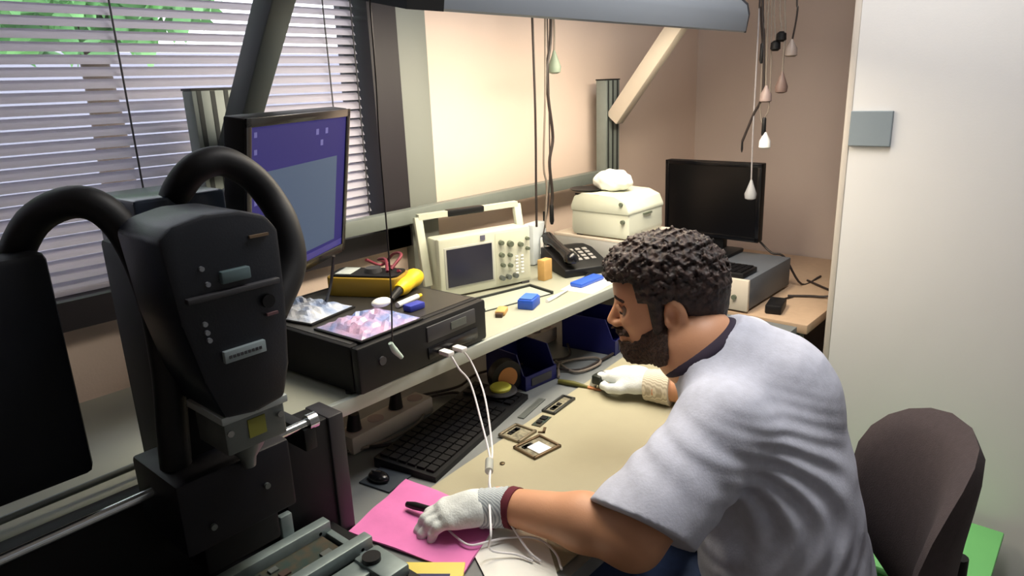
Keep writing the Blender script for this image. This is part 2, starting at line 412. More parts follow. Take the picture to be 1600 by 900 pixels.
# ================================================================== BENCHES
DZ = 0.75
t = thing('workbench', 'long grey laminate workbench along the window wall', 'workbench', (0.6, 0.95, 0))
MB().box(-0.9, 1.70, 0.54, 0.66, DZ - 0.03, DZ).box(-0.9, 2.02, 0.66, 1.44, DZ - 0.03, DZ).build('worktop', desk_m, t, world=True)
for x in (-0.82, 0.55, 1.64):
    for y in (0.62, 1.36):
        MB().box(x - 0.02, x + 0.02, y - 0.02, y + 0.02, 0, DZ - 0.03, 0.003).build('leg', alu, t, world=True)
for y in (1.36,):
    MB().box(-0.8, 1.9, y - 0.015, y + 0.015, 0.3, 0.34).build('crossbar', alu, t, world=True)
t = thing('side_bench', 'short tan topped bench in the corner under the dark monitor', 'workbench', (2.45, 1.0, 0))
MB().box(2.05, RW - 0.01, 0.64, 1.43, DZ - 0.03, DZ, 0.003).build('worktop', mat('tan_laminate', (196, 168, 140), 0.5, noise=0.06), t, world=True)
for x in (2.10, 2.8):
    for y in (0.69, 1.36): MB().box(x - 0.02, x + 0.02, y - 0.02, y + 0.02, 0, DZ - 0.03).build('leg', alu, t, world=True)
# raised shelf on brackets
SZ = 0.95
t = thing('bench_shelf', 'raised pale shelf running along the back of the workbench', 'shelf', (0.6, 1.2, SZ))
MB().box(-0.9, 1.98, 0.975, 1.355, SZ - 0.022, SZ, 0.002).build('board', shelf_m, t, world=True)
MB().box(-0.9, 1.98, 0.962, 0.975, SZ - 0.026, SZ + 0.003, 0.002).build('front_edge', edge_m, t, world=True)
for x in (-0.6, 0.62, 1.9):
    MB().box(x - 0.012, x + 0.012, 1.0, 1.355, DZ, SZ - 0.022).build('bracket', grey_metal, t, world=True)
# bench mat
a = Vector((0.70, 0.886)); 
tag(MB().raw([(0.70, 0.56, DZ + 0.0005), (1.62, 0.56, DZ + 0.0005), (1.62, 0.952, DZ + 0.0005), (0.70, 0.884, DZ + 0.0005),
              (0.70, 0.56, DZ + 0.003), (1.62, 0.56, DZ + 0.003), (1.62, 0.952, DZ + 0.003), (0.70, 0.884, DZ + 0.003)],
             [[3, 2, 1, 0], [4, 5, 6, 7], [0, 1, 5, 4], [1, 2, 6, 5], [2, 3, 7, 6], [3, 0, 4, 7]]).build('bench_mat', mat_m, None, smooth=False),
    'beige-green antistatic mat lying on the workbench in front of the man', 'mat')

# gantry: slotted posts, back rail and braces that carry the lamp
g = thing('bench_gantry', 'slotted aluminium posts with diagonal braces rising behind the workbench', 'frame', (1.38, 1.38, DZ))
def profile_post(x0, x1, y0, y1, z0, z1, name, par):
    p = MB().box(x0, x1, y0, y1, z0, z1, 0.002).build(name, alu, par, world=True)
    gr = MB(); n = 3
    for i in range(n):
        c = x0 + (x1 - x0) * (i + 0.5) / n; gr.box(c - 0.0045, c + 0.0045, y0 - 0.0008, y0 + 0.002, z0 + 0.01, z1 - 0.001)
    gr.build('slot', alu_dark, p, world=True, smooth=False)
    MB().box(x0 - 0.001, x1 + 0.001, y0 - 0.001, y1 + 0.001, z1, z1 + 0.004).build('end_cap', blk, p, world=True)
PY = 1.36
profile_post(0.646, 0.728, PY, PY + 0.04, DZ, 1.482, 'post', g)
profile_post(2.06, 2.145, PY, PY + 0.04, DZ, 1.474, 'post', g)
MB().box(0.728, 2.06, PY + 0.01, PY + 0.04, 1.135, 1.172, 0.002).build('back_rail', alu, g, world=True)
for cx in (0.700, 2.095):
    MB().beam((cx, PY - 0.012, 1.345), (cx, 0.83, 1.985), 0.052, 0.045, (1, 0, 0), 0.003).build('brace', mat('brace_tone_%d' % (cx > 1), (82, 90, 92) if cx < 1 else (206, 196, 182), 0.5), g, world=True)  # left brace darker than the right one
    MB().box(cx - 0.03, cx + 0.03, 0.79, 0.87, 1.94, 1.99).build('brace_head', alu, g, world=True)
MB().box(0.6, 2.2, 0.81, 0.85, 1.985, 2.02).build('top_beam', alu, g, world=True)

# overhead bench lamp
L0, L1, LY, LZ = 0.752, 1.98, 0.85, 1.585
t = thing('bench_lamp', 'long grey-blue overhead lamp with black end hanging above the workbench', 'lamp', ((L0 + L1) / 2, LY + 0.1, LZ))
def lampo(inset=0): return [(0.0 + inset, 0.004), (0.004 + inset, 0.0), (0.012, 0.0), (0.012, 0.02), (0.198, 0.02), (0.198, 0.0), (0.206 - inset, 0.0), (0.21 - inset, 0.004), (0.208 - inset, 0.045), (0.196 - inset, 0.07), (0.165, 0.088 - inset), (0.045, 0.088 - inset), (0.014 + inset, 0.07), (0.002 + inset, 0.045)]
tw = Matrix.Translation((0, LY, LZ)) @ frame_rot(math.radians(12), 0, 0) @ Matrix.Translation((0, -LY, -LZ))
mx = tw @ Matrix(((0, 1, 0, 0), (1, 0, 0, LY), (0, 0, 1, LZ), (0, 0, 0, 1)))
MB().prism(lampo(), L0 + 0.075, L1, mx).build('housing', lamp_m, t, world=True)
out = [(0, 0), (0.21, 0), (0.208, 0.05), (0.196, 0.075), (0.165, 0.092), (0.045, 0.092), (0.014, 0.075), (0.002, 0.05)]
MB().prism(out, L0 - 0.002, L0 + 0.075, mx).build('end_cap', blk, t, world=True)
MB().prism(out, L1 - 0.001, L1 + 0.006, mx).build('end_cap', dkgrey, t, world=True)
MB().box(L0 + 0.09, L1 - 0.02, LY + 0.02, LY + 0.19, LZ + 0.006, LZ + 0.018, 0, tw).build('diffuser', emit_m, t, world=True)
for x in (1.0, 1.75): MB().cyl((x, LY + 0.06, LZ + 0.096), (x, LY - 0.02, 1.986), 0.006).build('hanger', alu, t, world=True)

# ================================================================== ON THE SHELF
# desktop computer
t = thing('desktop_computer', 'wide black desktop computer lying flat on the shelf, loaded with bags', 'computer', (0.84, 0.958, SZ + 0.005), math.radians(3))
PW, PD, PH = 0.345, 0.37, 0.088
MB().box(-PW / 2, PW / 2, 0.02, PD, 0, PH, 0.004).build('case', blk_matte, t)
fr = MB().box(-PW / 2, PW / 2, 0, 0.02, 0, PH, 0.006).build('front_panel', blk, t)
MB().box(-0.005, 0.135, -0.003, 0.002, 0.047, 0.078, 0.002).build('drive_bay', dkgrey, fr)
MB().box(0.06, 0.105, -0.0045, -0.002, 0.055, 0.070).build('silver_label', steel, fr)
MB().box(-0.005, 0.14, -0.003, 0.002, 0.012, 0.036, 0.002).build('lower_bay', blk_gloss, fr)
MB().cyl((-0.12, -0.004, 0.05), (-0.12, 0.004, 0.05), 0.008).build('power_button', dkgrey, fr)
for x in (-0.165, 0.165):
    for y in (0.04, 0.33): MB().cyl((x, y, -0.005), (x, y, 0), 0.009).build('foot', blk, t)
MB().box(-PW / 2 + 0.01, PW / 2 - 0.01, 0.03, PD - 0.02, PH, PH + 0.001).build('lid', mat('worn_dark_lid', (52, 50, 46), 0.4, noise=0.25, nscale=15), t)
TOPZ = SZ + 0.005 + PH + 0.001
def bag(name, label, cx, cy, w, d, rz, m, seed, m_tray):
    t = thing(name, label, 'tray', (cx, cy, TOPZ), rz)
    MB().box(-w / 2, w / 2, -d / 2, d / 2, 0, 0.004, 0.0015).build('tray_base', m_tray, t)
    rnd = random.Random(seed); N = 14; vs = []; fs = []
    for i in range(N + 1):
        for j in range(N + 1):
            e = min(i, j, N - i, N - j) / 3; vs.append(((i / N - 0.5) * w * 0.94, (j / N - 0.5) * d * 0.94, 0.0045 + min(e, 1) * (0.007 + rnd.random() * 0.009)))
    for i in range(N):
        for j in range(N): a = i * (N + 1) + j; fs.append([a, a + N + 1, a + N + 2, a + 1])
    b0 = [i for i in range((N + 1) ** 2)]
    MB().raw(vs, fs).build('plastic_bag', m, t, smooth=False)
    return t
bag('bagged_parts_tray', 'dark tray with shiny blue-white bags, nearer the black machine', 0.735, 1.215, 0.125, 0.17, math.radians(12), bag_m, 1, blk)
bag('bagged_parts_tray', 'dark tray with bluish and pink bags at the front of the black computer', 0.762, 1.035, 0.155, 0.135, math.radians(3), bag2_m, 2, blk)
# multimeter
t = thing('multimeter', 'yellow and black multimeter with maroon leads lying on the computer', 'multimeter', (0.905, 1.215, TOPZ), math.radians(28))
def rr(w, h, r, n=4):
    out = []
    for cx, cy, a0 in ((w / 2 - r, h / 2 - r, 0), (-w / 2 + r, h / 2 - r, 90), (-w / 2 + r, -h / 2 + r, 180), (w / 2 - r, -h / 2 + r, 270)):
        for i in range(n + 1): a = math.radians(a0 + 90 * i / n); out.append((cx + r * math.cos(a), cy + r * math.sin(a)))
    return out
flat = Matrix(((1, 0, 0, 0), (0, 0, 1, 0), (0, 1, 0, 0), (0, 0, 0, 1)))
MB().prism(rr(0.085, 0.17, 0.02), 0.0, 0.042, flat, 0.004).build('rubber_holster', yellow_dk, t)
MB().prism(rr(0.07, 0.155, 0.014), 0.042, 0.046, flat).build('face', blk_matte, t)
MB().box(-0.028, 0.028, 0.03, 0.066, 0.046, 0.0475, 0.001).build('display', mat('lcd_reflective', (196, 206, 206), 0.25), t)
MB().cyl((0, -0.012, 0.046), (0, -0.012, 0.056), 0.02, 0.017).build('rotary_dial', dkgrey, t)
MB().tube([(-0.01, -0.05, 0.05), (0.03, -0.03, 0.066), (0.06, 0.0, 0.058), (0.09, 0.0, 0.045), (0.10, -0.03, 0.02), (0.05, -0.075, 0.02), (0.0, -0.07, 0.05)], 0.0035).build('lead', maroon, t)
MB().tube([(0.01, -0.05, 0.05), (0.05, -0.06, 0.072), (0.10, -0.02, 0.062), (0.12, 0.02, 0.03), (0.08, 0.04, 0.052)], 0.0035).build('lead', maroon, t)
# yellow probe pouch
t = thing('yellow_holder', 'bright yellow rounded tool grip lying beside the multimeter', 'tool', (0.953, 1.14, TOPZ + 0.018), math.radians(25))
MB().tube([(-0.05, 0, 0), (-0.03, 0, 0.002), (0.0, 0, 0.004), (0.03, 0, 0.006), (0.05, 0, 0.004)], [0.012, 0.018, 0.017, 0.021, 0.016], 18).build('grip', yellow, t)
MB().tube([(-0.09, 0.0, -0.008), (-0.05, 0, 0)], [0.006, 0.010], 12, smooth=False).build('tip', blk, t)
t = thing('white_tube', 'white tube lying across the black computer by the yellow grip', 'tube', (0.895, 1.075, TOPZ + 0.007), math.radians(10))
MB().cyl((-0.035, 0, 0), (0.03, 0, 0), 0.006).build('body', white_pl, t); MB().cyl((0.03, 0, 0), (0.042, 0, 0), 0.004).build('cap', yellow, t)
tag(MB().box(-0.02, 0.02, -0.012, 0.012, 0, 0.014, 0.003).build('eraser_block', mat('blue_rubber', (50, 60, 160), 0.5), None, origin=None), 'small dark blue block between the white tube and the bags', 'block').location = (0.875, 1.035, TOPZ)
tag(MB().ball((0, 0, 0.009), (0.022, 0.016, 0.009)).build('cotton_wad', paper, None), 'little white wad in front of the blue block on the computer', 'wad').location = (0.822, 1.07, TOPZ + 0.014)
o = [x for x in bpy.data.objects if x.name.startswith('cotton_wad')][0]

# oscilloscope
ang = math.atan2(1.183 - 1.262, 1.423 - 1.157)
t = thing('oscilloscope', 'cream bench oscilloscope with dark screen, knobs and raised carrying handle', 'oscilloscope', (1.157, 1.258, SZ), ang)
OW, OH, OD = 0.276, 0.158, 0.075
MB().box(0.004, OW - 0.004, 0.02, OD, 0.006, OH - 0.004, 0.006).build('body', cream, t)
fb = MB().box(0, OW, 0, 0.022, 0.004, OH, 0.007).build('front_bezel', cream, t)
MB().box(0.014, 0.158, -0.002, 0.002, 0.026, 0.134, 0.002).build('screen_surround', ltgrey, fb)
MB().box(0.020, 0.152, -0.0035, 0.0, 0.031, 0.129).build('screen', screen_dark, fb)
MB().box(0.120, 0.134, -0.002, 0.001, 0.139, 0.152).build('badge', mat('grey_violet_badge', (100, 100, 120), 0.5), fb)
MB().box(0.164, 0.270, -0.001, 0.001, 0.014, 0.150, 0.0005).build('control_panel', mat('pale_panel', (206, 208, 190), 0.5), fb)
rk = random.Random(3)
for x, z_, r in ((0.180, 0.125, .007), (0.208, 0.118, .009), (0.240, 0.112, .007), (0.180, 0.092, .007), (0.206, 0.088, .006), (0.183, 0.064, .006), (0.206, 0.060, .006), (0.262, 0.125, .005), (0.262, 0.098, .005)):
    MB().cyl((x, -0.012, z_), (x, 0, z_), r * 0.85, r, 18).build('knob', knobgrey, fb)
for i in range(6):
    for j in range(2): MB().box(0.224 + j * 0.017, 0.233 + j * 0.017, -0.004, 0, 0.052 + i * 0.009 - 0.02, 0.057 + i * 0.009 - 0.02, 0.001).build('button', white_pl, fb)
for x in (0.178, 0.198, 0.220): 
    k = MB().cyl((x, -0.014, 0.03), (x, 0, 0.03), 0.0065, seg=16).build('probe_socket', steel, fb)
for x in (0.02, OW - 0.02): MB().box(x - 0.012, x + 0.012, 0.0, 0.03, 0.0, 0.006).build('foot', dkgrey, t)
hd = MB()
for x in (-0.012, OW + 0.012): hd.beam((x, 0.05, 0.03), (x, 0.085, 0.205), 0.014, 0.022, (1, 0, 0), 0.002)
hd.beam((-0.012, 0.085, 0.205), (OW + 0.012, 0.085, 0.205), 0.018, 0.014)
hh = hd.build('carrying_handle', cream, t)
MB().beam((0.07, 0.085, 0.205), (0.18, 0.085, 0.205), 0.024, 0.018, bev=0.004).build('grip', blk, hh)

# router with antenna, wooden block, phone
t = thing('wireless_router', 'small white router box with upright black antenna behind the desk phone', 'router', (1.60, 1.305, SZ), 0.1)
MB().box(-0.045, 0.03, -0.02, 0.02, 0, 0.125, 0.008).build('body', mat('bluish_white_plastic', (214, 224, 232), 0.4), t)
MB().tube([(0.04, -0.005, 0.0), (0.04, -0.005, 0.15)], [0.005, 0.004], smooth=False).build('antenna', blk, t)
MB().box(0.02, 0.05, -0.02, 0.015, 0, 0.01, 0.002).build('antenna_base', blk, t)
tag(MB().box(-0.018, 0.018, -0.012, 0.012, 0, 0.058, 0.002).build('wooden_block', tan, None), 'upright tan block standing between oscilloscope and desk phone', 'block').location = (1.462, 1.165, SZ)
t = thing('desk_phone', 'black desk telephone with pale keypad on the shelf by the white printer', 'telephone', (1.60, 1.165, SZ), math.radians(-28))
ph = [(-0.085, 0), (0.085, 0), (0.085, 0.055), (0.06, 0.058), (-0.085, 0.022)]
mxp = Matrix(((0, 1, 0, 0), (1, 0, 0, 0), (0, 0, 1, 0), (0, 0, 0, 1)))
MB().prism(ph, -0.07, 0.075, mxp, 0.003).build('base', blk, t)
th = math.atan2(0.036, 0.145)
mk = Matrix.Translation((0, 0, 0.0405)) @ frame_rot(th, 0, 0)
kp = MB().box(-0.012, 0.062, -0.045, 0.04, 0, 0.002, mx=mk).build('keypad', mat('pale_keypad', (188, 184, 178), 0.5), t)
kk = MB()
for i in range(3):
    for j in range(4): kk.box(-0.006 + i * 0.022, 0.008 + i * 0.022, -0.04 + j * 0.02, -0.027 + j * 0.02, 0.002, 0.005, 0.001, mk)
kk.build('keys', mat('key_grey', (150, 148, 146), 0.5), kp)
hs_ = MB().tube([(-0.045, -0.075, 0.045), (-0.045, -0.07, 0.052), (-0.045, -0.02, 0.062), (-0.045, 0.04, 0.074), (-0.045, 0.085, 0.078), (-0.045, 0.09, 0.07)], [0.020, 0.021, 0.014, 0.014, 0.021, 0.019], 14)
hs_.build('handset', blk_gloss, t)
# pens, papers, blue tray on the shelf right
t = thing('paper_sheet', 'white paper sheet under the blue packet at the shelf front', 'paper', (1.50, 1.03, SZ), math.radians(8))
MB().box(-0.09, 0.07, -0.045, 0.05, 0, 0.001).build('sheet', paper, t)
tag(MB().box(-0.06, 0.05, -0.018, 0.02, 0, 0.012, 0.004).build('blue_packet', blue_lt, None), 'flat blue packet lying on white paper before the desk phone', 'packet').location = (1.50, 1.045, SZ + 0.0011)
t = thing('black_pen', 'thin black pen lying behind the flat blue packet', 'pen', (1.545, 1.082, SZ + 0.004), math.radians(20))
MB().tube([(-0.07, 0, 0), (0.05, 0, 0), (0.065, 0, 0)], [0.004, 0.004, 0.001], smooth=False).build('barrel', blk, t)
# bits in front of the scope
t = thing('parts_tray', 'shallow dark edged tray of small parts in front of the oscilloscope', 'tray', (1.275, 1.125, SZ), math.radians(-12))
MB().box(-0.12, 0.10, -0.045, 0.05, 0, 0.002).box(-0.12, 0.10, 0.044, 0.05, 0, 0.008).box(-0.12, -0.114, -0.045, 0.05, 0, 0.008).box(0.094, 0.10, -0.045, 0.05, 0, 0.008).build('tray', alu_dark, t)
MB().box(-0.112, 0.092, -0.043, 0.043, 0.002, 0.003).build('liner', mat('pale_liner', (170, 176, 162), 0.5), t)
t = thing('blue_component_box', 'little bright blue box on the shelf before the oscilloscope', 'box', (1.246, 1.045, SZ + 0.0), math.radians(20))
MB().box(-0.028, 0.028, -0.02, 0.02, 0, 0.024, 0.003).build('box', blue_lt, t); MB().box(-0.024, 0.024, -0.016, 0.016, 0.024, 0.027).build('lid', mat('mid_blue', (60, 110, 200), 0.4), t)
t = thing('tan_component', 'small tan and brown component beside the bright blue box', 'component', (1.168, 1.065, SZ), math.radians(30))
MB().box(-0.022, 0.022, -0.012, 0.012, 0, 0.012, 0.003).build('body', tan, t); MB().box(-0.034, -0.022, -0.008, 0.008, 0, 0.009).build('plug', mat('dark_brown', (60, 40, 30), 0.5), t)
t = thing('screwdriver', 'thin pale screwdriver lying near the shelf front edge', 'screwdriver', (1.345, 1.035, SZ + 0.004), math.radians(8))
MB().tube([(-0.05, 0, 0), (-0.015, 0, 0), (0.06, 0, 0)], [0.005, 0.005, 0.0015], smooth=False).build('body', white_pl, t)

# label printer on its box
t = thing('cardboard_carton', 'low grey-white carton under the label printer', 'box', (1.79, 1.165, SZ))
MB().box(-0.11, 0.13, -0.145, 0.135, 0, 0.079, 0.002).build('carton', mat('grey_card', (176, 176, 172), 0.7), t)
MB().box(-0.1105, 0.1305, -0.1455, 0.1355, 0.072, 0.080, 0.001).build('lid_edge', mat('pale_card', (224, 212, 196), 0.7), t)
PZ = SZ + 0.08
t = thing('label_printer', 'pale cream label printer on the grey-white carton', 'printer', (1.68, 1.13, PZ))
# side profile in (y, z), extruded along x
prof = [(-0.095, 0.004), (-0.10, 0.02), (-0.098, 0.085), (-0.085, 0.112), (-0.05, 0.126), (0.06, 0.13), (0.088, 0.118), (0.10, 0.09), (0.102, 0.02), (0.095, 0.004)]
MB().prism(prof, 0.0, 0.19, mxp, 0.006).build('body', cream2, t)
MB().prism([(y * 1.012, z_) for y, z_ in prof if z_ > 0.08] + [(0.10, 0.075), (-0.10, 0.075)][0:2], -0.004, 0.194, mxp, 0.003).build('lid', cream, t)
MB().box(0.075, 0.12, -0.1035, -0.098, 0.066, 0.071).build('latch', knobgrey, t)
MB().cyl((-0.009, -0.075, 0.105), (-0.003, -0.075, 0.105), 0.006).build('button', knobgrey, t)
MB().cyl((-0.009, -0.080, 0.055), (-0.001, -0.080, 0.055), 0.006).build('button', knobgrey, t)
MB().box(-0.0035, 0.0, 0.0, 0.085, 0.122, 0.127).build('top_slot', blk, t)
for y in (-0.08, 0.08): MB().box(0.01, 0.18, y - 0.01, y + 0.01, 0, 0.005).build('foot', dkgrey, t)
def crumple(c, r, m, par, nm, seed):
    f = lambda X: prim_d(ell(c, r), X) + wob(X, 140, 0.004, seed)
    return organic(nm, m, par, f, np.array(c) - np.array(r) * 1.4, np.array(c) + np.array(r) * 1.4, 0.003, 0)
t = thing('crumpled_paper', 'bright white crumpled wipe lying on top of the label printer', 'paper', (1.77, 1.145, PZ + 0.13))
crumple((1.77, 1.145, PZ + 0.156), (0.05, 0.062, 0.032), paper, t, 'wipe', 1)
t = thing('black_dish', 'thin black dish under the crumpled white wipe on the printer', 'dish', (1.72, 1.205, PZ + 0.1305))
MB().lathe([(0.03, 0), (0.045, 0.002), (0.05, 0.006), (0.047, 0.006), (0.03, 0.003)]).build('dish', blk, t)

# cable bins, sockets and clutter on the desk under the shelf
def bin_(label, x, y, rz, sc=1.0, z0=DZ):
    t = thing('parts_bin', label, 'bin', (x, y, z0), rz, 'blue bins under the shelf')
    w, d, h = 0.10 * sc, 0.13 * sc, 0.08 * sc
    o = [(-d / 2, 0), (d / 2, 0), (d / 2, h), (-d / 2 + 0.03, h), (-d / 2 + 0.008, h * 0.45), (-d / 2, h * 0.42)]
    mb = MB(); mb.prism(o, -w / 2, -w / 2 + 0.003, mxp); mb.prism(o, w / 2 - 0.003, w / 2, mxp)
    mb.box(-w / 2, w / 2, -d / 2, d / 2, 0, 0.003); mb.box(-w / 2, w / 2, d / 2 - 0.003, d / 2, 0, h); mb.box(-w / 2, w / 2, -d / 2, -d / 2 + 0.003, 0, h * 0.42)
    mb.build('bin', blue_bin, t)
    MB().box(-w * 0.32, w * 0.32, -d / 2 - 0.002, -d / 2, h * 0.1, h * 0.32).build('label_holder', dkgrey, t)
    return t
bin_('deep blue open parts bin near the man, right of the other bin', 1.565, 1.06, 0.15, 1.25)
bin_('deep blue parts bin behind the keyboard end, next to the roll', 1.255, 1.085, -0.1, 1.1)
for (x, y, w, lb) in ((1.43, 1.20, 0.20, 'pale multi-socket strip with plugs between the two blue bins'), (0.86, 1.14, 0.24, 'shaded socket strip with dark plugs under the black computer')):
    t = thing('power_strip', lb, 'power strip', (x, y, DZ), math.radians(4))
    MB().box(-w / 2, w / 2, -0.028, 0.028, 0, 0.04, 0.005).build('body', mat('aged_white_plastic', (190, 182, 172), 0.5), t)
    for k in range(4):
        c = -w / 2 + w * (k + 0.5) / 4
        s_ = MB().cyl((c, 0, 0.04), (c, 0, 0.0415), 0.018, seg=20).build('socket', mat('pinkish_socket', (168, 148, 142), 0.5), t)
        if k % 2 == 0: MB().cyl((c, 0, 0.041), (c, -0.004, 0.078), 0.016, 0.011, 16).build('plug', blk if x < 1 else cable_g, s_)
for i, (pts, m_, lb) in enumerate((
    ([(0.75, 1.16, .755), (0.80, 1.08, .757), (0.92, 1.04, .758), (1.02, 1.07, .757), (1.08, 1.14, .757), (0.98, 1.2, .757)], cable_b, 'dark cable looping on the desk below the computer'),
    ([(1.02, 1.20, .757), (1.10, 1.16, .760), (1.20, 1.18, .757), (1.33, 1.12, .757), (1.42, 1.06, .757), (1.50, 1.12, .76)], cable_b, 'dark cable running behind the blue bin by the roll'),
    ([(1.30, 1.00, .757), (1.38, 1.05, .757), (1.46, 1.00, .757), (1.43, 0.965, .757), (1.35, 0.985, .757), (1.38, 1.07, .757)], cable_g, 'coiled grey cable on the desk below the shelf edge'),
    ([(1.32, 1.10, .757), (1.36, 0.99, .757), (1.45, 0.975, .757), (1.56, 0.98, .757), (1.62, 1.0, .757)], cable_b, 'black cable passing in front of the right blue bin'),
    ([(0.70, 1.22, .757), (0.74, 1.12, .757), (0.86, 1.09, .757), (0.95, 1.12, .757), (1.00, 1.22, .757)], cable_g, 'grey cable curving around the shaded socket strip'))):
    tag(MB().tube(pts, 0.0035, 8).build('cable', m_), lb, 'cable')
# tape roll (orange brown with black)
t = thing('tape_roll', 'upright black and orange-brown roll standing by the blue bin', 'roll', (1.165, 1.06, DZ + 0.042), math.radians(-20))
my = frame_rot(PI / 2, 0, 0)
MB().lathe([(0.012, -0.013), (0.042, -0.013), (0.042, 0.013), (0.012, 0.013)], mx=my).build('roll', blk, t)
MB().lathe([(0.012, 0.0135), (0.026, 0.0135), (0.026, 0.015), (0.012, 0.015)], mx=my).build('core_face', mat('orange_brown', (190, 130, 70), 0.6), t)
t = thing('solder_reel', 'small reel with bright yellow top at the far end of the keyboard', 'reel', (1.12, 1.035, DZ + 0.0))
MB().lathe([(0.040, 0), (0.042, 0.004), (0.030, 0.008), (0.030, 0.022), (0.04, 0.026), (0.038, 0.030)]).build('reel', dkgrey, t)
MB().lathe([(0.024, 0.030), (0.026, 0.036), (0.022, 0.040)]).build('yellow_core', mat('pale_yellow', (222, 222, 90), 0.5), t)

# keyboard
kx = Vector((0.776, 0.895, DZ + 0.0)); krot = math.atan2(0.985 - 0.895, 1.15 - 0.776)
t = thing('keyboard', 'black full-size keyboard lying slanted beside the bench mat', 'keyboard', kx, krot)
KL, KD = 0.40, 0.145
mky = Matrix.Translation((0, 0, 0))
MB().raw([(0, 0, 0), (KL, 0, 0), (KL, KD, 0), (0, KD, 0), (0, 0, 0.012), (KL, 0, 0.012), (KL, KD, 0.022), (0, KD, 0.022)],
         [[3, 2, 1, 0], [4, 5, 6, 7], [0, 1, 5, 4], [1, 2, 6, 5], [2, 3, 7, 6], [3, 0, 4, 7]]).build('base', blk, t, smooth=False)
sl_ = math.atan2(0.010, KD); ks = MB()
for r in range(6):
    n = 18
    for c in range(n):
        if c in (14,) : continue
        x = 0.010 + c * 0.0212; y = 0.010 + r * 0.0218
        mm = Matrix.Translation((x, y, 0.0125 + y * 0.069)) @ frame_rot(sl_, 0, 0)
        ks.box(0, 0.0180, 0, 0.0180, 0, 0.005, 0, mm)
ks.build('keys', mat('black_keycap', (15, 15, 18), 0.55, spec=0.25), t, smooth=False)
# dark coaster / pad left of keyboard
t = thing('mouse_pad', 'dark pad left of the keyboard, above the pink cloth', 'mouse pad', (0.735, 0.985, DZ), math.radians(10))
MB().box(-0.045, 0.05, -0.04, 0.035, 0, 0.004, 0.001).build('pad', mat('slate_pad', (50, 58, 66), 0.8), t)
t = thing('computer_mouse', 'small black mouse on the dark pad by the keyboard', 'mouse', (0.712, 0.985, DZ + 0.004), math.radians(100))
MB().ball((0, 0, 0.006), (0.024, 0.015, 0.012)).build('shell', blk_gloss, t)
MB().box(0.008, 0.016, -0.0015, 0.0015, 0.012, 0.0185).build('wheel', dkgrey, t)

# phone frames & parts on the mat
MZ = DZ + 0.003
def phone_frame(label, x, y, rz, w=0.062, l=0.078, sq=False, col=(110, 92, 70)):
    t = thing('disassembled_phone', label, 'phone part', (x, y, MZ), rz)
    fm = mat('bronze_frame_%d' % col[0], col, 0.4, metal=0.5); mb = MB()
    mb.box(-w / 2, w / 2, -l / 2, -l / 2 + 0.006, 0, 0.006, .001).box(-w / 2, w / 2, l / 2 - 0.006, l / 2, 0, 0.006, .001)
    mb.box(-w / 2, -w / 2 + 0.005, -l / 2, l / 2, 0, 0.006, .001).box(w / 2 - 0.005, w / 2, -l / 2, l / 2, 0, 0.006, .001)
    mb.build('rim', fm, t)
    MB().box(-w / 2 + 0.004, w / 2 - 0.004, -l / 2 + 0.005, l / 2 - 0.005, 0, 0.002).build('mid_plate', mat('plate_%d' % col[0], (150, 144, 120), 0.5, rgb2=(96, 92, 78), nscale=120), t)
    if sq: MB().box(-0.018, 0.016, -0.026, 0.012, 0.002, 0.0045).build('white_sticker', mat('bright_sticker', (252, 252, 252), 0.5), t)
    mb = MB()
    for q in range(5): 
        xx = -w / 2 + 0.01 + random.random() * (w - 0.03); mb.box(xx, xx + 0.01, l / 2 - 0.022, l / 2 - 0.012, 0.002, 0.0045)
    mb.build('chips', blk, t)
    return t
phone_frame('open phone frame with a bright white square sticker, on the mat', 0.992, 0.822, math.radians(-8), 0.075, 0.066, True)
phone_frame('empty bronze phone frame touching the one with a white square', 1.012, 0.892, math.radians(2), 0.062, 0.058, col=(134, 124, 104))
phone_frame('dark slim phone back behind the other frames, near the reel', 1.175, 0.905, math.radians(6), 0.095, 0.035, col=(64, 66, 66))
t = thing('phone_board', 'loose dark phone circuit board between the frames and the slim back', 'phone part', (1.085, 0.888, MZ), math.radians(10))
MB().box(-0.022, 0.03, -0.012, 0.010, 0, 0.002).build('board', pcb, t); MB().box(-0.012, 0.0, -0.006, 0.004, 0.002, 0.005).box(0.008, 0.022, -0.008, 0.006, 0.002, 0.005).build('chips', blk, t)
t = thing('phone_clip', 'tiny bronze phone clip beside the empty bronze frame', 'phone part', (1.057, 0.855, MZ), math.radians(30))
MB().box(-0.01, 0.014, -0.003, 0.003, 0, 0.003).box(-0.01, -0.006, -0.003, 0.012, 0, 0.003).build('clip', mat('bronze_clip', (104, 86, 64), 0.4, metal=0.5), t)
t = thing('small_screw', 'tiny dark screw lying alone on the mat', 'screw', (0.901, 0.837, MZ))
MB().lathe([(0.0045, 0), (0.0055, 0.002), (0.0035, 0.0035)], seg=14).build('head', mat('dark_screw', (84, 70, 46), 0.4, metal=0.6), t)
t = thing('tweezers', 'pointed olive-handled tweezers lying by the man\'s right glove', 'tweezers', (1.290, 0.925, DZ + 0.006), math.radians(-80))
MB().tube([(-0.06, 0, 0), (-0.02, 0, 0.002), (0.02, 0, 0)], [0.0065, 0.007, 0.004], smooth=False).build('handle', mat('olive_handle', (86, 84, 32), 0.5), t)
MB().tube([(0.02, 0, 0), (0.055, 0, -0.001)], [0.0045, 0.003], smooth=False).build('tip', mat('copper_tip', (190, 130, 90), 0.4, metal=0.5), t)
t = thing('metal_ruler', 'short grey metal strip lying on the mat edge by the keyboard end', 'ruler', (1.135, 0.95, DZ + 0.001), math.radians(12))
MB().box(-0.06, 0.05, -0.008, 0.008, 0, 0.0015).build('strip', steel, t)

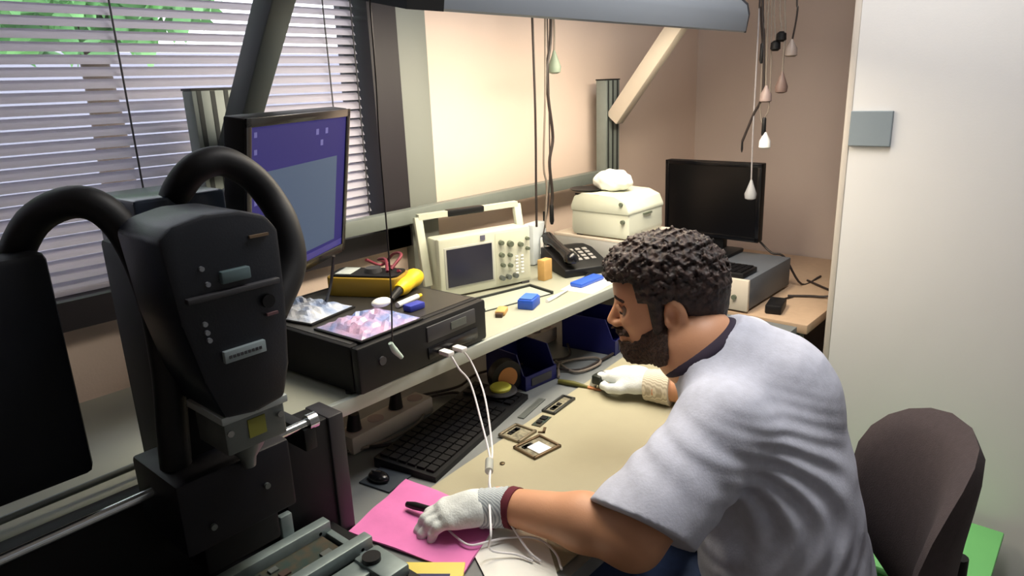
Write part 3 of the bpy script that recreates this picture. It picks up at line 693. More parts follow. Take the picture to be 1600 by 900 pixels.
# pink cloth, box and paper under the left glove
def cloth(name, label, cat, poly, m, z0, amp, seed, hh=0.0012, n=22):
    """quad patch between four corners, gently creased"""
    A, B, C_, D = [np.array(p, float) for p in poly]; vs = []; fs = []
    for lay in (0, 1):
        for i in range(n + 1):
            for j in range(n + 1):
                u, v = i / n, j / n; p = A * (1 - u) * (1 - v) + B * u * (1 - v) + C_ * u * v + D * (1 - u) * v
                w = amp * (0.5 + 0.5 * math.sin(9 * u + 5 * v + seed) * math.cos(7 * v - 4 * u + seed)) + 0.0
                vs.append((p[0], p[1], z0 + (w + hh if lay else w * 0.0)))
    N = (n + 1) ** 2
    for i in range(n):
        for j in range(n):
            a = i * (n + 1) + j; fs.append([N + a, N + a + n + 1, N + a + n + 2, N + a + 1]); fs.append([a + 1, a + n + 2, a + n + 1, a])
    for i in range(n):
        for a, b in ((i, i + 1), (n * (n + 1) + i + 1, n * (n + 1) + i), ((i + 1) * (n + 1), i * (n + 1)), (i * (n + 1) + n, (i + 1) * (n + 1) + n)):
            fs.append([a, b, N + b, N + a])
    o = MB().raw(vs, fs).build(name, m); return tag(o, label, cat)
cloth('pink_cloth', 'bright pink antistatic cloth under the man\'s left gloved hand', 'cloth', ((0.745, 0.945), (0.575, 0.895), (0.622, 0.668), (0.768, 0.722)), pink, DZ + 0.0035, 0.004, 2)
cloth('paper_sheet', 'large white sheet of paper at the bench edge beside the pink cloth', 'paper', ((0.69, 0.735), (0.60, 0.57), (0.70, 0.545), (0.80, 0.66)), paper, DZ + 0.0033, 0.0005, 1, 0.0005, 8)
t = thing('yellow_label_box', 'flat yellow box with dark blue print at the bottom by the pink cloth', 'box', (0.588, 0.705, DZ), math.radians(-52))
MB().box(-0.05, 0.05, -0.028, 0.024, 0, 0.010, 0.001).build('box', mat('pale_yellow_card', (226, 208, 104), 0.6), t)
MB().box(-0.03, 0.03, -0.024, -0.004, 0.010, 0.0106).build('dark_print', mat('navy_print', (44, 44, 92), 0.6), t)

# ================================================================== COMPUTER MONITOR ON ITS ARM
def monitor(name, label, corner, wv, dn, W, H, on, loc):
    """corner: top right; wv: unit vector right to left; dn: downwards"""
    t = thing(name, label, 'monitor', loc)
    wv = Vector(wv).normalized(); dn = Vector(dn).normalized(); nn = dn.cross(wv).normalized()
    if nn.dot(CAM - Vector(corner)) < 0: nn = -nn
    mx = Matrix((wv, -dn, nn)).transposed().to_4x4(); mx.translation = corner   # x to the left, y up (negative down), z to the viewer
    MB().box(0, W, -H, 0, -0.035, 0.0, 0.004, mx).build('casing', blk, t, world=True)
    MB().box(W * .25, W * .75, -H * .75, -H * .25, -0.055, -0.034, 0.004, mx).build('back_cover', blk, t, world=True)
    b = 0.014
    MB().box(0, W, -b, 0, 0, 0.004, 0.001, mx).box(0, W, -H, -H + b * 1.2, 0, 0.004, 0.001, mx).box(0, b, -H, 0, 0, 0.004, 0.001, mx).box(W - b, W, -H, 0, 0, 0.004, 0.001, mx).build('bezel', blk_gloss, t, world=True)
    if on:
        s = MB().box(b, W - b, -H + b * 1.2, -b, 0, 0.0012, 0, mx).build('screen', mat('purple_desktop', (16, 12, 40), 0.6, spec=0.15, emit=((48, 44, 116), 0.7)), t, world=True)
        MB().box(b + 0.035, W - b - 0.045, -H + 0.035, -0.085, 0.0012, 0.0016, 0, mx).build('open_window', mat('pale_window', (40, 48, 60), 0.6, spec=0.15, emit=((76, 92, 118), 0.7)), s, world=True)
        icn = MB()
        for i in range(7): icn.box(W - b - 0.018, W - b - 0.010, -0.03 - i * 0.026, -0.022 - i * 0.026, 0.0012, 0.0015, 0, mx)
        for i in range(3): icn.box(0.09 + i * .018, 0.10 + i * .018, -0.04 - (i % 2) * .02, -0.03 - (i % 2) * .02, 0.0012, 0.0015, 0, mx)
        icn.build('icons', mat('icon_glow', (60, 60, 110), 0.4, emit=((100, 98, 160), 0.5)), s, world=True)
        MB().box(b, W - b, -H + b * 1.2, -H + b * 1.2 + 0.012, 0.0012, 0.0015, 0, mx).build('taskbar', mat('taskbar_glow', (30, 30, 90), 0.4, emit=((50, 42, 120), 0.6)), s, world=True)
    else:
        MB().box(b, W - b, -H + b * 1.2, -b, 0, 0.0012, 0, mx).build('screen', mat('switched_off_screen', (9, 10, 15), 0.28), t, world=True)
    return t, mx
wv = Vector((-0.873, -0.487, 0)); dn = Vector((0.05, 0.2, -0.98))
dn = (dn - wv.normalized() * dn.dot(wv.normalized())).normalized()
t, mx = monitor('computer_monitor', 'switched-on monitor with purple desktop hanging in front of the blinds', (0.848, 1.149, 1.438), wv, dn, 0.36, 0.283, True, (0.69, 1.10, 1.16))
c1 = mx @ Vector((0.18, -0.14, -0.05))
MB().tube([c1, c1 + Vector((-0.05, 0.08, -0.01)), (0.70, 1.36, 1.27)], 0.016, 14, smooth=False).build('arm', dkgrey, t, world=True)
tag(MB().tube([(0.765, 1.13, 1.165), (0.77, 1.16, 1.10), (0.78, 1.20, TOPZ + 0.01)], 0.003, 8).build('cable', cable_b), 'thin dark cable dropping from the lit monitor to the computer', 'cable')

# second monitor, on the test instrument
IZ = 0.857
t = thing('bench_instrument', 'grey rack instrument with beige front standing under the dark monitor', 'instrument', (2.22, 1.0, DZ))
MB().box(2.062, 2.42, 0.83, 1.21, DZ + 0.008, IZ, 0.003).build('case', mat('blue_grey_case', (98, 104, 112), 0.5), t, world=True)
MB().box(2.05, 2.064, 0.826, 1.214, DZ + 0.006, IZ + 0.002, 0.003).build('front_panel', mat('beige_front', (216, 206, 190), 0.5), t, world=True)
for y, z_ in ((0.87, 0.80), (0.90, 0.83), (0.95, 0.795), (1.0, 0.82), (1.06, 0.80), (0.93, 0.77)):
    MB().cyl((2.042, y, z_), (2.052, y, z_), 0.008).build('knob', knobgrey, t, world=True)
MB().box(2.046, 2.051, 0.905, 0.935, 0.80, 0.845).build('display', mat('olive_display', (120, 116, 84), 0.4), t, world=True)
for x in (2.09, 2.38):
    for y in (0.86, 1.18): MB().cyl((x, y, DZ), (x, y, DZ + 0.009), 0.012).build('foot', blk, t, world=True)
t = thing('small_keyboard', 'black keyboard lying on top of the grey instrument', 'keyboard', (2.12, 1.0, IZ + 0.001))
MB().box(2.062, 2.175, 0.85, 1.2, IZ + 0.001, IZ + 0.018, 0.004).build('base', blk, t, world=True)
mb = MB()
for i in range(5):
    for j in range(16): mb.box(2.07 + i * .02, 2.086 + i * .02, 0.86 + j * .0205, 0.877 + j * .0205, IZ + .018, IZ + .022)
mb.build('keys', MATS['black_keycap'], t, world=True, smooth=False)
t, mx = monitor('computer_monitor', 'switched-off square black monitor in the corner above the instrument', (2.36, 0.928, 1.182), (0.03, 1, 0), (0.02, 0, -1), 0.37, 0.275, False, (2.42, 1.1, IZ))
MB().box(2.375, 2.41, 1.06, 1.14, IZ + 0.01, 1.0, 0.004).build('stand_neck', blk, t, world=True)
MB().box(2.28, 2.42, 1.0, 1.2, IZ, IZ + 0.014, 0.005).build('stand_base', blk, t, world=True)
tag(MB().tube([(2.41, 1.0, 0.95), (2.43, 0.95, 0.90), (2.425, 0.90, IZ + 0.006), (2.44, 0.86, 0.85), (2.46, 0.80, DZ + 0.005), (2.6, 0.78, DZ + 0.005)], 0.004, 8).build('cable', cable_b), 'dark cable from the switched-off monitor down beside the instrument', 'cable')
t = thing('black_adapter', 'black power adapter lying on the tan corner bench', 'adapter', (2.14, 0.77, DZ), 0.2)
MB().box(-0.05, 0.05, -0.025, 0.025, 0, 0.03, 0.005).build('body', blk, t); MB().tube([(0.05, 0, 0.012), (0.10, 0.0, 0.006), (0.16, -0.03, 0.004)], 0.003, 8).build('lead', cable_b, t)
for i, (pts, lb) in enumerate((([(2.30, 0.79, DZ + 0.004), (2.34, 0.70, DZ + 0.006), (2.35, 0.634, DZ - 0.005), (2.36, 0.62, 0.55), (2.38, 0.62, 0.12), (2.45, 0.63, 0.006)], 'dark cable hanging over the front edge of the tan corner bench'),
                          ([(2.52, 0.80, DZ + 0.005), (2.44, 0.70, DZ + 0.005), (2.42, 0.632, DZ - 0.005), (2.45, 0.62, 0.5), (2.40, 0.61, 0.15), (2.30, 0.63, 0.006)], 'second dark cable crossing the first at the corner bench edge'))):
    tag(MB().tube(pts, 0.004, 8).build('cable', cable_b), lb, 'cable')

# ================================================================== HANGING CABLES
def hang(label, pts, m_, r=0.0028, plug=None, group=None):
    t = thing('hanging_cable', label, 'cable', (pts[0][0], pts[0][1], CEIL), group=group)
    pts = [(pts[0][0], pts[0][1], CEIL)] + pts
    MB().tube(pts, r, 8).build('cord', m_, t, world=True)
    MB().cyl((pts[0][0], pts[0][1], CEIL - 0.012), (pts[0][0], pts[0][1], CEIL), 0.012).build('ceiling_clip', blk, t, world=True)
    if plug:
        k, pm = plug; e = Vector(pts[-1])
        if k == 'plug': MB().lathe([(0.004, 0.03), (0.007, 0.022), (0.017, 0.004), (0.018, -0.016), (0.012, -0.02)], e - Vector((0, 0, 0.02)), 18).build('plug', pm, t, world=True)
        if k == 'cone': MB().lathe([(0.003, 0.03), (0.008, 0.015), (0.019, -0.015), (0.017, -0.03), (0.008, -0.034)], e - Vector((0, 0, 0.02)), 18).build('plug', pm, t, world=True)
        if k == 'ball': MB().lathe([(0.006, 0.016), (0.014, 0.010), (0.015, -0.008), (0.008, -0.014)], e - Vector((0, 0, 0.012)), 18).build('connector', pm, t, world=True)
        if k == 'slim': MB().lathe([(0.0035, 0.03), (0.006, 0.026), (0.007, -0.02), (0.004, -0.03)], e - Vector((0, 0, 0.025)), 14).build('connector', pm, t, world=True)
        if k == 'tip': MB().lathe([(0.003, 0.02), (0.0035, -0.01), (0.001, -0.02)], e - Vector((0, 0, 0.015)), 10).build('tip', pm, t, world=True)
y = 1.27
hang('brown cord hanging left of the others in front of the bright wall', [(1.565, y, 1.8), (1.568, y, 1.4), (1.563, y, 1.2), (1.56, y, 1.07)], cable_b, 0.0034)
hang('pale cord hanging in the middle of the bright wall cluster', [(1.625, y, 1.8), (1.615, y, 1.45), (1.60, y, 1.25), (1.612, y, 1.18), (1.60, y, 1.06)], cable_g, 0.003)
hang('thick knotted dark cord hanging right in the bright wall cluster', [(1.648, y, 1.8), (1.645, y, 1.60), (1.622, y, 1.50), (1.63, y, 1.42), (1.646, y, 1.32), (1.628, y, 1.25), (1.638, y, 1.16), (1.633, y, 1.12)], cable_b, 0.0046, ('slim', blk))
hang('cord ending in a grey-green plug before the bright wall', [(1.655, y, 1.8), (1.662, y, 1.62), (1.660, y, 1.55)], cable_g, 0.003, ('cone', mat('grey_green_plug', (120, 134, 118), 0.5)))
hang('long thin cord reaching down beside the oscilloscope', [(1.632, y, 1.8), (1.63, y, 1.3), (1.618, y, 1.14), (1.60, y, 1.07), (1.585, y, 1.03)], cable_b, 0.002, ('slim', white_pl))
X2 = 2.2
def c2(py, z): return (X2, py, z)
hang('dark cord swinging left to a thin tip beside the dark monitor', [c2(0.897, 1.75), c2(0.885, 1.58), c2(0.878, 1.42), c2(0.905, 1.35), c2(0.935, 1.27)], cable_b, 0.0042, ('tip', blk))
hang('cord with dark oval inline connector beside the longest cord', [c2(0.905, 1.75), c2(0.90, 1.66), c2(0.888, 1.56)], cable_b, 0.003, ('slim', blk))
hang('cord ending in a small white and grey plug above the dark monitor', [c2(0.878, 1.78), c2(0.872, 1.5), c2(0.868, 1.43)], cable_g, 0.003, ('plug', mat('mauve_grey_plug', (150, 132, 128), 0.5)))
hang('cord with round black connector, left of two', [c2(0.862, 1.75), c2(0.848, 1.565)], cable_g, 0.0026, ('ball', blk))
hang('cord with round black connector, right of two', [c2(0.845, 1.75), c2(0.832, 1.59)], cable_g, 0.0026, ('ball', blk))
hang('cord with cone-shaped taupe plug hanging below the black connectors', [c2(0.83, 1.75), c2(0.822, 1.6), c2(0.822, 1.47)], cable_g, 0.0028, ('cone', mat('taupe_plug', (112, 92, 86), 0.5)))
hang('rightmost cord of the cluster with a grey plug', [c2(0.795, 1.75), c2(0.79, 1.65), c2(0.80, 1.56)], cable_b, 0.0028, ('plug', mat('grey_plug', (136, 124, 118), 0.5)))
hang('thin pale cord ending in black and white connectors', [c2(0.868, 1.75), c2(0.858, 1.5), c2(0.856, 1.38), c2(0.868, 1.34)], cable_g, 0.002, ('slim', blk))
hang('pale cord with bright white connector at its end', [c2(0.885, 1.75), c2(0.884, 1.4), c2(0.872, 1.32), c2(0.862, 1.29)], cable_g, 0.002, ('plug', white_pl))
hang('white cord with a grey-white plug in front of the dark monitor', [c2(0.905, 1.8), c2(0.903, 1.5), c2(0.902, 1.3), c2(0.898, 1.14)], mat('pale_grey_cable', (156, 152, 154), 0.5), 0.0024, ('cone', mat('light_grey_plug', (166, 168, 172), 0.5)))
# lead with white clip hanging over the computer
t = thing('probe_lead', 'thin dark lead with pale green clip hanging before the black computer', 'cable', (0.738, 0.92, CEIL))
MB().tube([(0.738, 0.92, CEIL), (0.738, 0.92, 1.6), (0.733, 0.92, 1.4), (0.732, 0.92, 1.233), (0.729, 0.92, 1.132), (0.722, 0.92, 1.045)], 0.0014, 8).build('cord', cable_b, t, world=True)
MB().cyl((0.738, 0.92, CEIL - 0.01), (0.738, 0.92, CEIL), 0.01).build('ceiling_clip', blk, t, world=True)
MB().tube([(0.718, 0.92, 1.046), (0.726, 0.92, 1.03), (0.740, 0.92, 1.012)], [0.004, 0.006, 0.004], 12).build('clip', mat('pale_green_clip', (196, 216, 204), 0.4), t, world=True)
hang_z = 0
# ================================================================== REWORK MACHINE (left foreground)
t = thing('rework_station', 'big black rework machine with tapered head and steel rods at the left', 'machine', (0.3, 0.85, DZ))
MB().box(-0.30, 0.555, 0.66, 1.02, DZ, DZ + 0.035, 0.005).build('base', blk_matte, t, world=True)
hp = [(0.284, 1.333), (0.300, 1.345), (0.335, 1.352), (0.375, 1.350), (0.405, 1.340), (0.418, 1.322), (0.417, 1.24), (0.410, 1.16), (0.398, 1.120), (0.360, 1.114), (0.322, 1.120), (0.306, 1.17), (0.292, 1.24)]
hd = MB().prism(hp, 0.72, 0.83, None, 0.006).build('head', navy_blk, t, world=True)
MB().box(0.300, 0.407, 0.712, 0.722, 1.262, 1.268, 0.001).build('face_groove', dkgrey, hd, world=True)
MB().box(0.340, 0.374, 0.713, 0.722, 1.275, 1.289, 0.002).build('small_window', mat('teal_grey_window', (92, 112, 116), 0.3), hd, world=True)
MB().box(0.330, 0.380, 0.7145, 0.722, 1.186, 1.200, 0.001, Matrix.Translation((0.355, 0, 1.193)) @ frame_rot(0, -0.0, 0) @ Matrix.Translation((-0.355, 0, -1.193))).build('maker_plate', mat('silver_label', (150, 164, 168), 0.4, metal=0.2), hd, world=True)
for k in range(9): MB().box(0.335 + k * 0.0045, 0.338 + k * 0.0045, 0.7138, 0.7146, 1.191, 1.1945).build('plate_print', dkgrey, hd, world=True)
for x, z_ in ((0.316, 1.236), (0.317, 1.226), (0.318, 1.217), (0.322, 1.296), (0.326, 1.278)):
    MB().cyl((x, 0.7165, z_), (x, 0.721, z_), 0.0028, seg=12).build('indicator', mat('grey_led', (120, 124, 130), 0.4), hd, world=True)
MB().cyl((0.392, 0.7165, 1.243), (0.392, 0.721, 1.243), 0.008, seg=16).build('keyhole', blk, hd, world=True)
MB().box(0.388, 0.402, 0.7168, 0.721, 1.2255, 1.2285).build('red_mark', mat('dull_rose', (110, 80, 84), 0.5), hd, world=True)
MB().box(0.380, 0.403, 0.7168, 0.721, 1.318, 1.321).build('gold_lettering', mat('dull_gold', (116, 96, 74), 0.5), hd, world=True)
nz = MB().box(0.322, 0.399, 0.728, 0.80, 1.070, 1.118, 0.003).build('heater_block', steel, t, world=True)
MB().box(0.318, 0.402, 0.722, 0.81, 1.112, 1.122, 0.002).build('mounting_flange', mat('pale_flange', (168, 176, 176), 0.4, metal=0.4), nz, world=True)
MB().box(0.350, 0.372, 0.7265, 0.729, 1.083, 1.106).build('warning_mark', mat('dull_yellow', (128, 128, 50), 0.6), nz, world=True)
for x in (0.328, 0.392): MB().cyl((x, 0.7255, 1.098), (x, 0.729, 1.098), 0.004, seg=12).build('screw', chrome, nz, world=True)
MB().lathe([(0.026, 0.0), (0.022, -0.012), (0.010, -0.03), (0.008, -0.042)], (0.362, 0.765, 1.070), 22).build('nozzle', steel, t, world=True)
MB().box(0.315, 0.425, 0.83, 0.98, 0.86, 1.30, 0.006).build('column', blk_matte, t, world=True)
MB().box(0.335, 0.452, 0.90, 1.03, 1.20, 1.352, 0.005).build('blower_box', mat('painted_blue_sheen', (30, 40, 56), 0.25), t, world=True)  # bluish reflection put into the base colour
MB().box(0.275, 0.425, 0.775, 0.90, 0.937, 1.035, 0.005).build('carriage', mat('violet_black', (13, 13, 21), 0.5, spec=0.3), t, world=True)
for x, z_ in ((0.31, 0.965), (0.385, 0.985)): MB().cyl((x, 0.771, z_), (x, 0.776, z_), 0.004, seg=12).build('screw', steel, t, world=True)
MB().box(0.478, 0.592, 0.905, 0.965, DZ, 0.968, 0.003).build('side_panel', blk_matte, t, world=True)
MB().box(0.565, 0.594, 0.900, 0.967, DZ, 0.970, 0.003).build('panel_edge', mat('soft_black_edge', (40, 38, 42), 0.5), t, world=True)
MB().cyl((-0.10, 0.85, 0.995), (0.503, 0.85, 1.005), 0.0065, seg=18).build('front_rod', chrome, t, world=True)
MB().cyl((0.497, 0.85, 1.005), (0.512, 0.85, 1.0052), 0.012, seg=18).build('rod_collar', chrome, t, world=True)
MB().box(0.485, 0.505, 0.84, 0.96, 0.965, 1.0, 0.002).build('rod_support', blk, t, world=True)
MB().cyl((-0.10, 1.0, 0.965), (0.40, 1.0, 0.970), 0.005, seg=16).build('rear_rod', steel, t, world=True)
MB().box(-0.16, -0.09, 0.80, 1.02, DZ + 0.03, 1.03, 0.005).build('rod_stand', blk_matte, t, world=True)
MB().box(-0.09, 0.47, 0.935, 0.975, DZ + 0.03, 0.955, 0.004).build('dark_backing', blk_matte, t, world=True)  # added box that keeps the area behind the carriage dark
MB().box(-0.10, 0.235, 0.90, 1.0, 1.03, 1.31, 0.01).build('controller_housing', mat('slate_black', (14, 18, 26), 0.55, spec=0.3), t, world=True)
MB().box(-0.08, 0.02, 0.92, 1.0, DZ + 0.03, 1.04, 0.004).build('housing_stand', blk_matte, t, world=True)
hz = [(0.398, 0.95, 1.33), (0.394, 0.90, 1.362), (0.41, 0.88, 1.385), (0.441, 0.875, 1.390), (0.474, 0.87, 1.368), (0.494, 0.86, 1.334), (0.498, 0.84, 1.298), (0.488, 0.82, 1.25), (0.44, 0.80, 1.20)]
MB().tube(hz, 0.019, 20).build('air_hose', rubber, t, world=True)
MB().tube([(0.20, 0.96, 1.27), (0.235, 0.93, 1.34), (0.272, 0.88, 1.362), (0.302, 0.86, 1.33), (0.318, 0.85, 1.25), (0.316, 0.84, 1.16), (0.305, 0.83, 1.08), (0.30, 0.83, 1.02)], 0.0185, 20).build('cable_conduit', rubber, t, world=True)
# board clamp in front of the carriage
t = thing('board_clamp', 'grey-green metal circuit board clamp with two rails at the bottom left', 'clamp', (0.43, 0.84, DZ + 0.035))
for (x0_, x1_, y_) in ((0.30, 0.528, 0.880), (0.33, 0.545, 0.795)):
    r_ = MB().box(x0_, x1_, y_ - 0.010, y_ + 0.010, 0.792, 0.814, 0.002).box(x0_, x1_, y_ - 0.004, y_ + 0.004, 0.786, 0.793).build('rail', greyblue, t, world=True)
    for x in (x0_ + 0.03, x1_ - 0.012): MB().box(x - 0.01, x + 0.01, y_ - 0.009, y_ + 0.009, 0.785, 0.792).build('rail_foot', greyblue, r_, world=True)
    MB().cyl((x1_ - 0.02, y_ - 0.010, 0.80), (x1_ - 0.02, y_ + 0.010, 0.80), 0.003, seg=12).build('pin', chrome, r_, world=True)
MB().box(0.518, 0.530, 0.78, 0.892, 0.785, 0.797, 0.002).build('cross_rail', greyblue, t, world=True)
MB().box(0.455, 0.475, 0.888, 0.90, 0.785, 0.85, 0.002).build('upright_plate', greyblue, t, world=True)
MB().box(0.43, 0.51, 0.735, 0.775, 0.785, 0.800, 0.003).build('slide_block', greyblue, t, world=True)
MB().cyl((0.515, 0.75, 0.785), (0.515, 0.75, 0.812), 0.014, seg=20).build('clamp_knob', blk, t, world=True)
MB().box(0.50, 0.545, 0.70, 0.775, 0.785, 0.805, 0.004).build('side_block', greyblue, t, world=True)
t = thing('circuit_board', 'green-brown circuit board held between the clamp rails', 'circuit board', (0.43, 0.837, 0.79))
MB().box(0.35, 0.51, 0.804, 0.872, 0.7935, 0.7955).build('board', pcb, t, world=True)
rb = random.Random(8)
for i in range(9):
    x = 0.36 + rb.random() * 0.12; y_ = 0.81 + rb.random() * 0.045; w_ = 0.008 + rb.random() * 0.014
    MB().box(x, x + w_, y_, y_ + w_ * 0.8, 0.7955, 0.7985).build('chip', [blk, tan, steel, mat('brown_chip', (70, 54, 48), 0.5)][i % 4], t, world=True)
t = thing('tan_relay', 'tan block lying on the black machine base behind the clamp rails', 'block', (0.40, 0.72, DZ + 0.035))
MB().box(0.36, 0.39, 0.715, 0.735, DZ + 0.035, DZ + 0.05, 0.002).build('body', tan, t, world=True)
MB().box(0.365, 0.385, 0.7145, 0.7155, DZ + 0.038, DZ + 0.046).build('face', knobgrey, t, world=True)

# white USB cables
for lb, pts, pc in (
    ('white USB cable, left plug, hanging from the computer front to the cloth', [(0.867, 0.948, 0.975), (0.868, 0.93, 0.972), (0.874, 0.915, 0.945), (0.888, 0.90, 0.913), (0.862, 0.85, 0.856), (0.828, 0.80, 0.816), (0.784, 0.76, 0.816), (0.739, 0.72, 0.816), (0.672, 0.655, 0.806), (0.674, 0.66, 0.77), (0.70, 0.63, 0.760), (0.706, 0.60, 0.758)], 0),
    ('white USB cable, right plug, hanging from the computer front past the glove', [(0.903, 0.948, 0.972), (0.905, 0.935, 0.970), (0.922, 0.925, 0.935), (0.905, 0.88, 0.886), (0.846, 0.81, 0.824), (0.792, 0.765, 0.820), (0.744, 0.72, 0.818), (0.736, 0.68, 0.787), (0.716, 0.62, 0.765), (0.712, 0.59, 0.759)], 1),
    ('thin white cable looping over the pink cloth and paper', [(0.681, 0.772, 0.762), (0.670, 0.735, 0.764), (0.668, 0.70, 0.764), (0.694, 0.682, 0.764), (0.722, 0.664, 0.763), (0.75, 0.628, 0.762), (0.742, 0.585, 0.760), (0.716, 0.552, 0.760)], None)):
    t = thing('white_cable', lb, 'cable', pts[0])
    MB().tube(pts, 0.0019, 8).build('cord', cable_w, t, world=True)
    if pc is not None:
        a = Vector(pts[0]); MB().box(a.x - 0.008, a.x + 0.008, a.y - 0.022, a.y + 0.006, a.z - 0.004, a.z + 0.005, 0.002).build('plug', white_pl, t, world=True)
t = thing('cable_tie_sleeve', 'clear pale sleeve bundling the two white USB cables', 'sleeve', (0.80, 0.775, 0.818))
MB().tube([(0.812, 0.786, 0.820), (0.786, 0.763, 0.8185)], 0.0075, 14, smooth=False).build('sleeve', mat('frosted_sleeve', (206, 212, 206), 0.4, trans=0.5), t, world=True)

# ================================================================== CHAIR AND CRATE
cf = Vector((-0.45, 0.89, 0)).normalized(); cl = Vector((-cf.y, cf.x, 0))
cc = Vector((1.245, 0.150, 0.70))
t = thing('office_chair', 'taupe fabric chair with rounded backrest behind the man', 'chair', (cc.x + cf.x * 0.22, cc.y + cf.y * 0.22, 0))
mxc = Matrix((cl, -cf, Vector((0, 0, 1)))).transposed().to_4x4(); mxc.translation = cc
vs = []; fs = []; N = 28; Rr = 9
for lay in (0, 1):
    for i in range(Rr + 1):
        r = i / Rr
        for k in range(N):
            a = 2 * PI * k / N; ex = 2.5
            cx_ = math.copysign(abs(math.cos(a)) ** (2 / ex), math.cos(a)); cz_ = math.copysign(abs(math.sin(a)) ** (2 / ex), math.sin(a))
            x = cx_ * r * 0.205; z_ = cz_ * r * 0.205
            curve = -0.45 * x * x / 0.2 + 0.10 * (z_ + 0.05) ** 2 / 0.2
            th_ = 0.028 * (1 - r ** 4) ** 0.5
            vs.append((x, curve + (th_ if lay else -th_), z_))
for lay in (0, 1):
    o_ = lay * (Rr + 1) * N
    for i in range(Rr):
        for k in range(N):
            q = [o_ + i * N + k, o_ + i * N + (k + 1) % N, o_ + (i + 1) * N + (k + 1) % N, o_ + (i + 1) * N + k]; fs.append(q if lay else q[::-1])
MB().raw(vs, fs, mxc).build('backrest', fabric_m, t, world=True, smooth=True)
sc_ = cc + cf * 0.24
mxs = Matrix((cl, -cf, Vector((0, 0, 1)))).transposed().to_4x4(); mxs.translation = (sc_.x, sc_.y, 0)
MB().box(-0.22, 0.22, -0.22, 0.20, 0.385, 0.44, 0.024, mxs, 3).build('seat', fabric_m, t, world=True)
MB().tube([mxs @ Vector((0, 0.0, 0.39)), mxs @ Vector((0, 0.22, 0.39)), mxs @ Vector((0, 0.285, 0.44)), mxs @ Vector((0, 0.285, 0.66))], 0.014, 12).build('back_bar', blk, t, world=True)
MB().cyl((sc_.x, sc_.y, 0.10), (sc_.x, sc_.y, 0.40), 0.028).build('gas_column', blk, t, world=True)
for k in range(5):
    a = 2 * PI * k / 5 + 0.3; e = Vector((sc_.x + 0.28 * math.cos(a), sc_.y + 0.28 * math.sin(a), 0.065))
    lg = MB().tube([(sc_.x, sc_.y, 0.11), e], [0.024, 0.014], 12, smooth=False).build('leg', blk, t, world=True)
    MB().cyl(e + Vector((-0.012, 0, -0.037)), e + Vector((0.012, 0, -0.037)), 0.028, seg=18).build('castor', blk_gloss, lg, world=True)
t = thing('green_crate', 'bright green plastic crate on the floor by the white partition', 'crate', (1.88, 0.40, 0), 0.0)
o_ = MB()
o_.box(1.72, 2.05, 0.10, 0.50, 0, 0.01); 
for a_ in ((1.72, 1.73, 0.10, 0.50), (2.04, 2.05, 0.10, 0.50), (1.72, 2.05, 0.10, 0.11), (1.72, 2.05, 0.49, 0.50)): o_.box(*a_, 0, 0.26, 0.002)
o_.build('crate', green_m, t, world=True)
MB().box(1.71, 2.06, 0.09, 0.51, 0.25, 0.27, 0.004).build('rim', mat('light_green_plastic', (120, 200, 120), 0.5), t, world=True)

# ================================================================== THE MAN
man = thing('person', 'man in grey T-shirt with curly dark hair and beard, working in white gloves', 'person', (1.17, 0.35, 0))
# head frame
HC = np.array([1.123, 0.602, 1.08])
hf = nrm((-0.472, 0.881, -0.10)); hl = nrm(np.cross((0, 0, 1), hf)); hu = np.cross(hf, hl)
HR = np.stack([hf, hl, hu])                       # rows: forward, left, up
def H(x, y, z): return HC + x * hf + y * hl + z * hu
def HE(c, r, k=0.02, op='u'): return ell(H(*c), r, HR, k, op)
def HCp(a, b, ra, rb=None, k=0.02, op='u'): return cap(H(*a), H(*b), ra, rb, k, op)
nb = np.array([1.108, 0.527, 1.004])
head = [HE((-0.012, 0, 0.034), (0.098, 0.074, 0.082)),
        HE((0.035, 0, -0.02), (0.058, 0.060, 0.082), 0.03),
        HCp((0.005, 0.045, -0.062), (0.062, 0.014, -0.098), 0.022, 0.02, 0.03), HCp((0.005, -0.045, -0.062), (0.062, -0.014, -0.098), 0.022, 0.02, 0.03),
        HCp((0.066, 0, -0.094), (0.060, 0, -0.10), 0.024, 0.022, 0.02),
        HCp((0.082, 0.026, 0.010), (0.086, -0.026, 0.010), 0.009, None, 0.015), HE((0.077, 0, 0.036), (0.022, 0.046, 0.03), 0.02),
        HE((0.066, 0.036, -0.026), (0.018, 0.016, 0.014), 0.02), HE((0.066, -0.036, -0.026), (0.018, 0.016, 0.014), 0.02),
        HE((0.093, 0.033, -0.008), (0.016, 0.016, 0.010), 0.012, 's'), HE((0.093, -0.033, -0.008), (0.016, 0.016, 0.010), 0.012, 's'),
        HCp((0.090, 0, 0.004), (0.109, 0, -0.036), 0.0065, 0.0095, 0.010), HE((0.099, 0.010, -0.041), (0.010, 0.008, 0.007), 0.006), HE((0.099, -0.010, -0.041), (0.010, 0.008, 0.007), 0.006),
        HCp((0.088, 0.018, -0.066), (0.093, 0, -0.064), 0.0065, None, 0.006), HCp((0.088, -0.018, -0.066), (0.093, 0, -0.064), 0.0065, None, 0.006),
        HCp((0.087, 0.015, -0.076), (0.091, 0, -0.077), 0.0065, None, 0.004), HCp((0.087, -0.015, -0.076), (0.091, 0, -0.077), 0.0065, None, 0.004),
        cap(H(-0.03, 0, -0.05), nb, 0.056, 0.064, 0.03), cap(H(0.0, 0, -0.07), nb + np.array([-.01, 0.02, -0.01]), 0.045, 0.055, 0.03)]
